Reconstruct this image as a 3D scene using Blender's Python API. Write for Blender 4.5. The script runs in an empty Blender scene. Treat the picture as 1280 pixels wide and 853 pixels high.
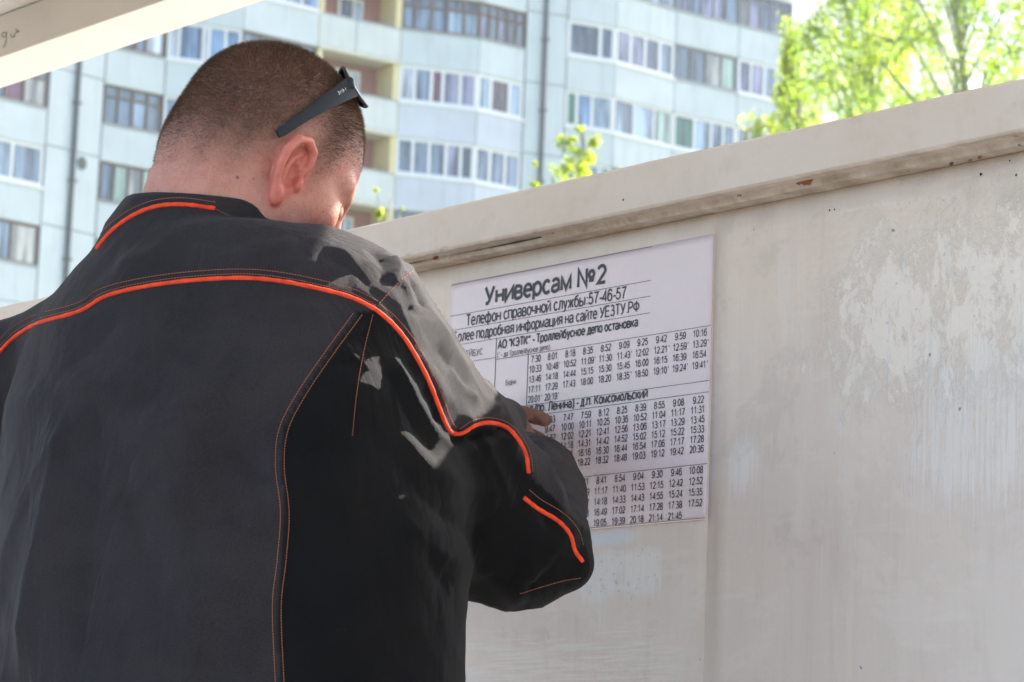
import bpy, bmesh, math, random, time
import numpy as np
from math import pi, sin, cos, tan, radians as rad
from mathutils import Vector, Matrix
from mathutils.bvhtree import BVHTree
T0 = time.time()
random.seed(7); RNG = np.random.default_rng(11)
S = bpy.context.scene
C = S.collection

# ---------------------------------------------------------------- camera
FPX = 3860.0                       # focal length in pixels of the 1280 px wide photograph
PITCH = math.atan2(641, FPX); ROLL = math.atan(.038); CH = 1.0
def _rx(a): return np.array([[1,0,0],[0,cos(a),-sin(a)],[0,sin(a),cos(a)]])
def _rz(a): return np.array([[cos(a),-sin(a),0],[sin(a),cos(a),0],[0,0,1]])
RC = _rx(pi/2+PITCH) @ _rz(ROLL)
CAM = np.array([0., 0., CH])
def ray(px, py): return RC @ np.array([(px-640)/FPX, -(py-426.5)/FPX, -1.])
def at(px, py, y):
    r = ray(px, py); return CAM + r*(y/r[1])
cd = bpy.data.cameras.new('camera'); cam = bpy.data.objects.new('camera', cd); C.objects.link(cam)
M4 = Matrix([list(RC[i])+[CAM[i]] for i in range(3)]+[[0,0,0,1]])
cam.matrix_world = M4
cd.sensor_width = 36; cd.lens = FPX/1280*36; cd.clip_start = .05; cd.clip_end = 3000
cd.dof.use_dof = True; cd.dof.focus_distance = 3.0; cd.dof.aperture_fstop = 20
S.camera = cam

# ---------------------------------------------------------------- sky, sun, exposure
SUN_H = Vector((.77, .64)).normalized(); SUN_EL = rad(39.0)
w = bpy.data.worlds.new('World'); S.world = w; w.use_nodes = True
nt = w.node_tree; bg = nt.nodes['Background']; sk = nt.nodes.new('ShaderNodeTexSky')
sk.sky_type = 'NISHITA'; sk.sun_disc = False; sk.sun_elevation = SUN_EL
sk.sun_rotation = math.atan2(SUN_H.x, SUN_H.y); sk.dust_density = 2.2; sk.air_density = 1.0
nt.links.new(sk.outputs[0], bg.inputs[0]); bg.inputs[1].default_value = .15
sl = bpy.data.lights.new('sun', 'SUN'); sl.energy = 5.0; sl.angle = rad(.55); sl.color = (1, .95, .87)
so = bpy.data.objects.new('sun', sl); C.objects.link(so)
sdir = Vector((SUN_H.x*cos(SUN_EL), SUN_H.y*cos(SUN_EL), sin(SUN_EL)))
so.rotation_euler = sdir.to_track_quat('Z', 'Y').to_euler()
S.view_settings.view_transform = 'Standard'; S.view_settings.look = 'None'
S.view_settings.exposure = 1.75; S.view_settings.gamma = 1; S.view_settings.use_curve_mapping = False

# ---------------------------------------------------------------- object helpers
def empty(name, loc=(0,0,0), rz=0, parent=None):
    o = bpy.data.objects.new(name, None); C.objects.link(o); o.location = loc; o.rotation_euler = (0,0,rz)
    o.empty_display_size = .1
    if parent: o.parent = parent
    return o
def tag(o, label=None, cat=None, group=None, kind=None):
    if label: o['label'] = label
    if cat: o['category'] = cat
    if group: o['group'] = group
    if kind: o['kind'] = kind
    return o
def mobj(name, me, mat, parent=None):
    if mat and not me.materials: me.materials.append(mat)
    o = bpy.data.objects.new(name, me); C.objects.link(o)
    if parent: o.parent = parent
    return o
class MB:
    def __init__(s): s.v = []; s.f = []
    def quad(s, a, b, c, d):
        n = len(s.v); s.v += [tuple(a), tuple(b), tuple(c), tuple(d)]; s.f.append((n, n+1, n+2, n+3))
    def box(s, x0, x1, y0, y1, z0, z1, T=None):
        P = [(x0,y0,z0),(x1,y0,z0),(x1,y1,z0),(x0,y1,z0),(x0,y0,z1),(x1,y0,z1),(x1,y1,z1),(x0,y1,z1)]
        if T: P = [T(*p) for p in P]
        n = len(s.v); s.v += P
        s.f += [tuple(n+i for i in q) for q in ((0,3,2,1),(4,5,6,7),(0,1,5,4),(1,2,6,5),(2,3,7,6),(3,0,4,7))]
    def tube(s, pts, rad_, n=8, caps=True):
        pts = [Vector(p) for p in pts]; base = len(s.v); k = len(pts)
        rr = rad_ if hasattr(rad_, '__len__') else [rad_]*k
        up = None
        for i, p in enumerate(pts):
            t = (pts[min(i+1,k-1)]-pts[max(i-1,0)]).normalized()
            if up is None: up = t.orthogonal().normalized()
            up = (up - t*up.dot(t)).normalized(); b = t.cross(up)
            for j in range(n):
                a = 2*pi*j/n; s.v.append(tuple(p+(up*cos(a)+b*sin(a))*rr[i]))
        for i in range(k-1):
            for j in range(n):
                a = base+i*n+j; b_ = base+i*n+(j+1)%n; s.f.append((a, b_, b_+n, a+n))
        if caps:
            s.f.append(tuple(base+j for j in range(n))[::-1]); s.f.append(tuple(base+(k-1)*n+j for j in range(n)))
    def mesh(s, name, smooth=False):
        me = bpy.data.meshes.new(name); me.from_pydata(s.v, [], s.f); me.update()
        if smooth: me.shade_smooth()
        return me
    def build(s, name, mat, parent=None, smooth=False):
        return mobj(name, s.mesh(name, smooth), mat, parent)
def bevel(o, wd, seg=2):
    m = o.modifiers.new('bevel', 'BEVEL'); m.width = wd; m.segments = seg; m.limit_method = 'ANGLE'
def np_mesh(name, v, f, smooth=True):
    me = bpy.data.meshes.new(name); v = np.asarray(v, np.float32); f = np.asarray(f, np.int32)
    me.vertices.add(len(v)); me.vertices.foreach_set('co', v.ravel())
    k = f.shape[1]; me.loops.add(f.size); me.loops.foreach_set('vertex_index', f.ravel())
    me.polygons.add(len(f)); me.polygons.foreach_set('loop_start', np.arange(0, f.size, k, dtype=np.int32))
    me.polygons.foreach_set('loop_total', np.full(len(f), k, np.int32))
    me.update(calc_edges=True)
    if smooth: me.shade_smooth()
    return me
def set_attr(me, name, val):
    a = me.attributes.new(name, 'FLOAT', 'POINT'); a.data.foreach_set('value', np.asarray(val, np.float32))
def set_col(me, name, col):
    a = me.attributes.new(name, 'FLOAT_COLOR', 'POINT')
    c = np.ones((len(col), 4), np.float32); c[:, :3] = col; a.data.foreach_set('color', c.ravel())

# ---------------------------------------------------------------- material helpers
class NT:
    def __init__(s, name):
        s.m = bpy.data.materials.new(name); s.m.use_nodes = True; s.t = s.m.node_tree; s.p = s.t.nodes['Principled BSDF']
    def n(s, ty, **kw):
        nd = s.t.nodes.new(ty)
        for k, v in kw.items(): setattr(nd, k, v)
        return nd
    def l(s, a, b): s.t.links.new(a, b)
    def setin(s, nd, i, v):
        if hasattr(v, 'is_output'): s.l(v, nd.inputs[i])
        else: nd.inputs[i].default_value = v
    def coord(s, sc=(1,1,1), kind='Object', loc=(0,0,0)):
        tc = s.n('ShaderNodeTexCoord'); mp = s.n('ShaderNodeMapping'); s.l(tc.outputs[kind], mp.inputs[0])
        mp.inputs['Scale'].default_value = sc; mp.inputs['Location'].default_value = loc; return mp.outputs[0]
    def noise(s, co, scale, detail=4, rough=.55, dist=0):
        nd = s.n('ShaderNodeTexNoise'); s.l(co, nd.inputs['Vector']); nd.inputs['Scale'].default_value = scale
        nd.inputs['Detail'].default_value = detail; nd.inputs['Roughness'].default_value = rough; nd.inputs['Distortion'].default_value = dist
        return nd.outputs['Fac']
    def ramp(s, f, a, b, lo=0., hi=1.):
        nd = s.n('ShaderNodeMapRange'); s.setin(nd, 0, f); nd.inputs[1].default_value = a; nd.inputs[2].default_value = b
        nd.inputs[3].default_value = lo; nd.inputs[4].default_value = hi; nd.clamp = True; return nd.outputs[0]
    def math(s, op, a, b=0.):
        nd = s.n('ShaderNodeMath', operation=op); s.setin(nd, 0, a); s.setin(nd, 1, b); return nd.outputs[0]
    def mix(s, f, a, b, bt='MIX'):
        nd = s.n('ShaderNodeMix', data_type='RGBA', blend_type=bt); s.setin(nd, 0, f)
        for i, v in ((6, a), (7, b)):
            if not hasattr(v, 'is_output') and len(v) == 3: v = (*v, 1)
            s.setin(nd, i, v)
        return nd.outputs[2]
    def bump(s, h, st, dist=.002, normal=None):
        nd = s.n('ShaderNodeBump'); s.l(h, nd.inputs['Height']); nd.inputs['Strength'].default_value = st; nd.inputs['Distance'].default_value = dist
        if normal: s.l(normal, nd.inputs['Normal'])
        s.l(nd.outputs[0], s.p.inputs['Normal']); return nd.outputs[0]
    def base(s, v):
        if not hasattr(v, 'is_output') and len(v) == 3: v = (*v, 1)
        s.setin(s.p, 'Base Color', v)
    def attr(s, name, out='Fac'):
        nd = s.n('ShaderNodeAttribute', attribute_name=name); return nd.outputs[out]
def plain(name, col, rough=.7, metal=0, var=.12, scale=6, bump=0., bdist=.002, spec=.5):
    k = NT(name); co = k.coord(); f = k.noise(co, scale, 5)
    a = tuple(c*(1-var) for c in col); b = tuple(min(1, c*(1+var)) for c in col)
    k.base(k.mix(k.ramp(f, .3, .7), a, b)); k.p.inputs['Roughness'].default_value = rough; k.p.inputs['Metallic'].default_value = metal
    k.p.inputs['Specular IOR Level'].default_value = spec
    if bump: k.bump(k.noise(co, scale*6, 5), bump, bdist)
    return k.m

# ---------------------------------------------------------------- ground
gm = NT('ground'); co = gm.coord(kind='Object'); f = gm.noise(co, .15, 6); f2 = gm.noise(co, 9, 6)
gm.base(gm.mix(gm.ramp(f, .4, .6), (.10,.13,.05), (.16,.15,.09))); gm.p.inputs['Roughness'].default_value = .9; gm.bump(f2, .4, .02)
b = MB(); b.quad((-1500,-1500,0),(1500,-1500,0),(1500,1500,0),(-1500,1500,0)); tag(b.build('ground', gm.m), kind='structure')
pv = plain('pavement_concrete', (.36,.34,.31), .85, scale=3, var=.2, bump=.3)
b = MB(); b.box(-9, 9, -4, 9, -.05, .004); tag(b.build('pavement', pv), kind='structure')
b = MB(); b.box(-60, 60, -13, -4.16, -.05, .002); tag(b.build('road', plain('asphalt', (.06,.06,.06), .9, bump=.4, scale=20)), kind='structure')
b = MB(); b.box(-60, 60, -4.15, -4.0, -.05, .13); kb = b.build('kerb', plain('kerb_stone', (.4,.39,.37), .85, bump=.3)); bevel(kb, .015); tag(kb, kind='structure')

# ---------------------------------------------------------------- bus shelter (local frame: x along the wall, y into it, z up)
WA = np.array([0.21365805, 3.24, 0.]); WD = np.array([-0.625037, 0.78059512, 0.]); WN = np.array([-0.78059512, -0.625037, 0.])
shelter = empty('bus_shelter', tuple(WA), math.atan2(-WD[1], -WD[0]))
tag(shelter, 'pale painted bus shelter with worn back wall, moulded top rim and roof beam', 'bus shelter')
def wall_pt(u, z, off=0.): return WA - WD*u + WN*off + np.array([0,0,z])
def uv(px, py, off=0.):
    r = ray(px, py); A = WA + WN*off; t = ((A-CAM)@WN)/(r@WN); P = CAM+r*t; return -(P-A)@WD, P[2]

wp = NT('worn_wall_paint'); co = wp.coord()
sx = wp.n('ShaderNodeSeparateXYZ'); wp.l(co, sx.inputs[0]); U, Z = sx.outputs[0], sx.outputs[2]
big = wp.noise(co, 3.5, 5); mid = wp.noise(co, 14, 6, .65); fine = wp.noise(co, 90, 5, .7)
streak = wp.noise(wp.coord((260, 260, 9)), 1, 4, .6); hstreak = wp.noise(wp.coord((12, 12, 300)), 1, 4, .6)
blot = wp.noise(wp.coord((26, 26, 15)), 1, 10, .82, .25)
col = wp.mix(wp.ramp(big, .35, .65), (.665,.548,.462), (.745,.635,.54))
col = wp.mix(wp.ramp(mid, .45, .75, 0, .35), col, (.52,.44,.375))
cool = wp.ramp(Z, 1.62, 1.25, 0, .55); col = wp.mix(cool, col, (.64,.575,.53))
def patch(u0, u1, z0, z1, s):      # soft box in wall metres
    a = wp.math('MULTIPLY', wp.ramp(U, u0-s, u0+s), wp.ramp(U, u1+s, u1-s))
    c = wp.math('MULTIPLY', wp.ramp(Z, z0-s, z0+s), wp.ramp(Z, z1+s, z1-s))
    return wp.math('MULTIPLY', a, c)
def thr(mask, tex, lo, hi):        # a ragged patch: texture threshold falls where the mask is strong
    return wp.ramp(wp.math('ADD', tex, wp.math('MULTIPLY', mask, .30)), lo, hi)
scrape = thr(patch(.15,.62,1.42,1.66,.08), blot, .70, .78)
col = wp.mix(wp.math('MULTIPLY', scrape, .62), col, (.84,.775,.69))
white = thr(patch(.27,.7,1.32,1.53,.06), wp.math('ADD', wp.math('MULTIPLY', streak, .6), wp.math('MULTIPLY', blot, .4)), .70, .80)
col = wp.mix(wp.math('MULTIPLY', white, .7), col, (.74,.70,.66))
w2 = thr(patch(-.21,-.065,1.275,1.335,.012), wp.math('ADD', wp.math('MULTIPLY', streak, .5), wp.math('MULTIPLY', blot, .5)), .68, .80)
col = wp.mix(wp.math('MULTIPLY', w2, .8), col, (.72,.70,.66))
w2b = thr(patch(-.21,-.115,1.337,1.352,.006), streak, .62, .7)
col = wp.mix(wp.math('MULTIPLY', w2b, .8), col, (.62,.66,.70))
w3 = thr(patch(.015,.085,1.365,1.46,.03), wp.math('ADD', wp.math('MULTIPLY', streak, .5), wp.math('MULTIPLY', blot, .5)), .70, .80)
col = wp.mix(wp.math('MULTIPLY', w3, .7), col, (.74,.71,.67))
w4 = thr(patch(-.45,-.02,1.14,1.255,.03), hstreak, .76, .86)
col = wp.mix(wp.math('MULTIPLY', w4, .7), col, (.72,.68,.62))
w5 = thr(patch(.06,.16,1.50,1.64,.04), streak, .84, .9)
col = wp.mix(wp.math('MULTIPLY', w5, .6), col, (.66,.63,.59))
smear = wp.noise(wp.coord((40, 40, 3.5)), 1, 6, .7, .4)
col = wp.mix(wp.ramp(smear, .50, .66, 0, .32), col, (.72,.66,.585)); col = wp.mix(wp.ramp(smear, .44, .30, 0, .22), col, (.47,.40,.34))
hsm = wp.noise(wp.coord((5, 5, 60)), 1, 5, .65); col = wp.mix(wp.math('MULTIPLY', wp.ramp(hsm, .58, .68), .30), col, (.74,.69,.62))
patchy = wp.noise(wp.coord((3.2, 3.2, 4.5)), 1, 9, .72, .3); col = wp.mix(wp.ramp(patchy, .515, .545, 0, .28), col, (.73,.67,.60)); col = wp.mix(wp.ramp(patchy, .43, .39, 0, .30), col, (.50,.43,.37))
dk = wp.math('MULTIPLY', wp.ramp(streak, .60, .72), wp.ramp(big, .45, .62))
col = wp.mix(wp.math('MULTIPLY', dk, .16), col, (.30,.28,.27))
spk = wp.ramp(wp.noise(co, 55, 2, .4), .765, .79); col = wp.mix(wp.math('MULTIPLY', spk, .7), col, (.16,.12,.09))
seamd = wp.math('MULTIPLY', wp.ramp(wp.math('ABSOLUTE', wp.math('SUBTRACT', U, .012)), .018, .0), .35)
seamd = wp.math('MULTIPLY', seamd, wp.ramp(Z, 1.40, 1.34))
col = wp.mix(seamd, col, (.40,.34,.29))
wp.base(col); wp.p.inputs['Roughness'].default_value = .62; wp.p.inputs['Specular IOR Level'].default_value = .35
hgt = wp.math('ADD', wp.math('ADD', wp.math('MULTIPLY', scrape, .35), wp.math('MULTIPLY', white, .3)), wp.math('ADD', wp.math('MULTIPLY', fine, .5), wp.math('ADD', wp.math('MULTIPLY', mid, 1.2), wp.math('MULTIPLY', streak, .35))))
wp.bump(hgt, .7, .0014)

rp = NT('rim_paint'); co = rp.coord(); sx = rp.n('ShaderNodeSeparateXYZ'); rp.l(co, sx.inputs[0])
big = rp.noise(co, 5, 5); mid = rp.noise(co, 22, 7, .7); fine = rp.noise(co, 110, 5, .7)
col = rp.mix(rp.ramp(big, .35, .65), (.60,.51,.43), (.64,.56,.49))
col = rp.mix(rp.ramp(mid, .5, .75, 0, .4), col, (.46,.38,.31))
rust_n = rp.noise(rp.coord((14,40,40)), 1, 6, .7, .8)
low = rp.math('MULTIPLY', rp.ramp(sx.outputs[2], 1.699, 1.691), rp.ramp(rust_n, .62, .72))
col = rp.mix(rp.math('MULTIPLY', low, .9), col, (.22,.085,.025))
dirt_shade = rp.math('MULTIPLY', rp.ramp(sx.outputs[2], 1.6950, 1.6908), rp.ramp(mid, .25, .6)); col = rp.mix(rp.math('MULTIPLY', dirt_shade, .85), col, (.27,.205,.145))  # grime on the rim's underside, darkened to carry the shade there
spk = rp.ramp(rp.noise(co, 70, 2, .4), .76, .78); col = rp.mix(rp.math('MULTIPLY', spk, .85), col, (.07,.05,.04))
rp.base(col); rp.p.inputs['Roughness'].default_value = .6; rp.p.inputs['Specular IOR Level'].default_value = .35
rp.bump(rp.math('ADD', rp.math('MULTIPLY', fine, .5), rp.math('MULTIPLY', mid, 1.4)), .6, .0015)

def nz(x, y=0., s=1.):            # cheap smooth 1-D/2-D noise
    return (sin(x*7.3+y*3.1+s)+sin(x*17.7-y*5.3+2.1*s)*.6+sin(x*41.3+y*11.+s*3.3)*.35+sin(x*97.1-y*23.+s*1.7)*.2)/2.15
US = list(np.arange(-2.2, 1.9001, .012))
def profile_strip(name, prof, mat, amp=.0006, u0=-2.2, u1=1.9, seed=0., step=.012):
    us = np.arange(u0, u1+1e-6, step); m = MB(); k = len(prof)
    for u in us:
        for j, (v_, z_) in enumerate(prof):
            m.v.append((u, v_+amp*nz(u, j*.7, seed+j), z_+amp*nz(u, j*.9, seed+5+j)))
    for i in range(len(us)-1):
        for j in range(k):
            a = i*k+j; b_ = i*k+(j+1)%k; m.f.append((a, b_, b_+k, a+k))
    m.f.append(tuple(range(k))[::-1]); n = (len(us)-1)*k; m.f.append(tuple(n+j for j in range(k)))
    return m.build(name, mat, shelter)
PR = .045
zt = uv(860, 191, PR)[1]; zb1 = uv(880, 246, PR)[1]
prof = [(.02,zt+.0005),(-PR+.004,zt+.0008),(-PR,zt-.003),(-PR-.0006,zb1+.003),(-PR+.003,zb1),(-.026,zb1+.0005),(-.024,zb1-.0045),(-.021,zb1-.0065),(-.003,zb1-.0060),(.02,zb1-.006)]
print('rim z', zt, zb1)
rim = profile_strip('top_rim', prof, rp.m, .0006, step=.006)
# back panels either side of the vertical joint, each a slightly uneven sheet
def panel(u0, u1, seed):
    us = np.linspace(u0, u1, int((u1-u0)/.03)+2); zs = np.linspace(.35, zb1-.0065, 50); m = MB(); k = len(zs)
    for u in us:
        for z in zs: m.v.append((u, .0006*nz(u*.5, z*.6, 1.), z))
    for i in range(len(us)-1):
        for j in range(k-1):
            a = i*k+j; m.f.append((a, a+k, a+k+1, a+1))
    o = m.build('back_panel', wp.m, shelter, True)
    s_ = o.modifiers.new('solid', 'SOLIDIFY'); s_.thickness = .02; s_.offset = -1; return o
panel(-2.2, -.0003, 1.); panel(.0, 1.9, 4.)
m = MB(); m.box(-2.2, 1.9, .0215, .045, .33, zb1-.02); m.build('backing_sheet', plain('backing_dark', (.12,.11,.10), .9), shelter)
# bottom trim bead under the rim: the joint crack with rust
crack = MB(); z_c = zb1-.0022
pts = [(u, -.0262-.0006, z_c+.0006*nz(u, 1, 2)) for u in np.arange(-.515, -.262, .006)]
crack.tube(pts, [max(.0001, .0011*(.55+.6*nz(p[0]*1.7, 3, 1))) for p in pts], 5); crack.build('open_joint', plain('dark_gap', (.015,.012,.01), .9), shelter)
rust = plain('rust', (.20,.08,.025), .9, var=.5, scale=60, bump=.5)
def blob(u, v_, z, r, name='rust_patch', mat=None, flat=.25, sx=1.6):
    m = MB(); n = 11; m.v.append((u, v_-r*flat, z))
    for j in range(n):
        a = 2*pi*j/n; q = r*(1+.35*nz(j*1.3, u*9, r*900)); m.v.append((u+q*sx*cos(a), v_, z+q*sin(a)))
    for j in range(n): m.f.append((0, 1+j, 1+(j+1)%n))
    m.build(name, mat or rust, shelter, True)
for px, py, r in ((690,287,.0035),(702,286,.002),(1010,226,.0035),(1000,228,.002),(925,243,.0018),(545,322,.0022),(1190,205,.0013),(1213,201,.0012),(1225,197,.0012)):
    u, z = uv(px, py, .0255); blob(u, -.0262, z, r*1.5)
hole = plain('nail_hole', (.02,.015,.01), .9)
for px, py, r in ((779,250,.0014),(1037,263,.0011),(1043,262,.0010),(1226,218,.0016),(1270,219,.0012),(1262,201,.0010)):
    off = PR+.0008 if py < 255 and px < 800 else .0012
    u, z = uv(px, py, off); blob(u, -off, z, r, 'nail_hole', hole, .1, 1.0)
# dried glue flakes and runs on the panel, real relief
fl = plain('paint_flake', (.66,.63,.58), .6, var=.06); m = MB()
for i in range(150):
    u = random.uniform(.2,.6); z = random.uniform(1.5,1.66)
    if i % 3 == 0: u = random.uniform(-.2,-.07); z = random.uniform(1.275,1.335)
    r = random.uniform(.0006,.0022); a0 = random.random()*6
    c0 = len(m.v); n = 7; m.v.append((u, -.0013, z))
    for j in range(n):
        a = a0+2*pi*j/n; q = r*random.uniform(.5,1.3); m.v.append((u+q*cos(a)*1.2, -.0006, z+q*sin(a)))
    for j in range(n): m.f.append((c0, c0+1+j, c0+1+(j+1)%n))
tag(m.build('paint_flakes', fl, shelter, True), kind='stuff')
# roof beam above the wall, roof sheet, posts
white = plain('beam_soffit_bounce_white', (.78,.73,.66), .55, var=.04, scale=8, bump=.15)  # soffit colour near-white to stand in for light bounced up onto it
beamp = plain('beam_paint', (.50,.45,.40), .6, var=.08, scale=6, bump=.25)
zbm = uv(0, 73, 0.)[1]
def solve_depth(px, py, z):
    r = ray(px, py); t = (z-CAM[2])/r[2]; P = CAM+r*t; return (P-WA)@(-WN)
vb = solve_depth(0, 110, zbm); ztop = uv(0, 20, 0.)[1]
print('beam', zbm, 'depth', vb, 'top', ztop)
profile_strip('roof_beam', [(0,zbm+.002),(0,ztop),(vb,ztop),(vb,zbm+.002)], beamp, .0003)
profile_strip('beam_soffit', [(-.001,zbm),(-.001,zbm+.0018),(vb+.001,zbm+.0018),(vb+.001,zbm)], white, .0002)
m = MB(); m.box(-2.6, 2.75, -1.15, vb+.12, ztop+.002, ztop+.05); m.build('roof_sheet', plain('roof_paint', (.6,.57,.53), .6), shelter)
for u in (-2.19, 1.89):
    m = MB(); m.box(u-.035, u+.035, .046, .116, 0, ztop); p_ = m.build('post', beamp, shelter); bevel(p_, .004)
    uf = u*1.17 if u < 0 else u*1.41; m = MB(); m.box(uf-.035, uf+.035, -1.1, -1.03, 0, ztop); p_ = m.build('post', beamp, shelter); bevel(p_, .004)
# scribbled pen marks on the beam
sc = MB()
for path in ([(2,44),(4,41),(8,41),(8,45),(4,47),(2,45)],[(8,41),(8,50),(6,57),(4,60)],[(13,44),(15,47),(18,46),(19,40)],[(20,36),(22,41),(24,38)]):
    sc.tube([(uv(x,y,.001)[0], -.0012, uv(x,y,.001)[1]) for x, y in path], .0005, 4)
sc.build('pen_scribble', plain('pen_ink', (.12,.11,.12), .7), shelter)

# ---------------------------------------------------------------- poster
poster = empty('timetable_poster', tuple(WA), shelter.rotation_euler.z)
tag(poster, 'white printed trolleybus timetable sheet pasted on the shelter wall', 'poster')
pp = NT('poster_paper'); co = pp.coord(); f = pp.noise(co, 4, 3)
pp.base(pp.mix(pp.ramp(f, .35, .65), (.69,.585,.59), (.735,.625,.625))); pp.p.inputs['Roughness'].default_value = .38
pp.bump(pp.noise(pp.coord((14,14,9)), 1, 4), .6, .006)
ul, ur, zlo, zhi = -.458, -.0015, 1.3555, 1.6625
m = MB(); nu, nzc = 60, 40
for i in range(nu+1):
    for j in range(nzc+1):
        u = ul+(ur-ul)*i/nu; z = zlo+(zhi-zlo)*j/nzc
        m.v.append((u, -.0020-.0002*nz(u*.8, z*.9, 2.), z))
for i in range(nu):
    for j in range(nzc): a = i*(nzc+1)+j; m.f.append((a, a+nzc+1, a+nzc+2, a+1))
sheet = m.build('paper_sheet', pp.m, poster, True)
s_ = sheet.modifiers.new('solid', 'SOLIDIFY'); s_.thickness = .0008; s_.offset = -1
ink = NT('print_ink'); ink.base((.035,.03,.035)); ink.p.inputs['Roughness'].default_value = .5
# stroke lettering: every glyph is a set of pen paths on a cap height of 1, (advance, paths)
def Ac(cx, cy, rx, ry, a0, a1, n=12): return [(cx+rx*cos(rad(a0+(a1-a0)*i/n)), cy+ry*sin(rad(a0+(a1-a0)*i/n))) for i in range(n+1)]
x_ = .73
def oval(w_, h): return Ac(w_/2, h/2, w_/2, h/2, 0, 360, 20)
def cee(w_, h): return Ac(w_/2, h/2, w_/2, h/2, 42, 318, 16)
def soft(w_, h, x0=0.): return [(x0,h),(x0,0),(x0+w_*.55,0)]+Ac(x0+w_*.55, h*.27, w_*.45, h*.27, -90, 90, 8)+[(x0,h*.54)]
def vee(w_, h): return [[(0,0),(0,h)],[(0,h),(w_*.5,h)]+Ac(w_*.5, h*.76, w_*.42, h*.24, 90, -90, 8)+[(0,h*.52)],[(w_*.5,h*.52)]+Ac(w_*.52, h*.26, w_*.48, h*.26, 90, -90, 8)+[(0,0)]]
def ii(w_, h): return [[(0,h),(0,0),(w_,h),(w_,0)]]
def nn(w_, h): return [[(0,0),(0,h)],[(w_,0),(w_,h)],[(0,h*.52),(w_,h*.52)]]
def pi_(w_, h): return [[(0,0),(0,h),(w_,h),(w_,0)]]
def ll(w_, h): return [[(-.03,.03),(.07,.03),(.14,h*.4),(.17,h),(w_,h),(w_,0)]]
def dd(w_, h): return [[(0,-.18),(0,0),(w_,0),(w_,-.18)],[(.08,0),(.17,h*.5),(.19,h),(w_*.86,h),(w_*.86,0)]]
def zh(w_, h): return [[(w_/2,0),(w_/2,h)],[(0,h),(w_*.36,h*.52),(w_/2,h*.52)],[(0,0),(w_*.36,h*.52)],[(w_,h),(w_*.64,h*.52),(w_/2,h*.52)],[(w_,0),(w_*.64,h*.52)]]
def kk(w_, h): return [[(0,0),(0,h)],[(0,h*.5),(w_*.35,h*.52),(w_,h)],[(w_*.35,h*.52),(w_,0)]]
def em(w_, h): return [[(0,0),(0,h),(w_/2,.04),(w_,h),(w_,0)]]
def ze(w_, h): return [Ac(w_*.45, h*.75, w_*.4, h*.25, 150, -90, 10)+[(w_*.3,h*.5)], [(w_*.3,h*.52)]+Ac(w_*.48, h*.26, w_*.5, h*.27, 90, -155, 12)]
def tt(w_, h): return [[(0,h),(w_,h)],[(w_/2,h),(w_/2,0)]]
lw = .46
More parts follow.
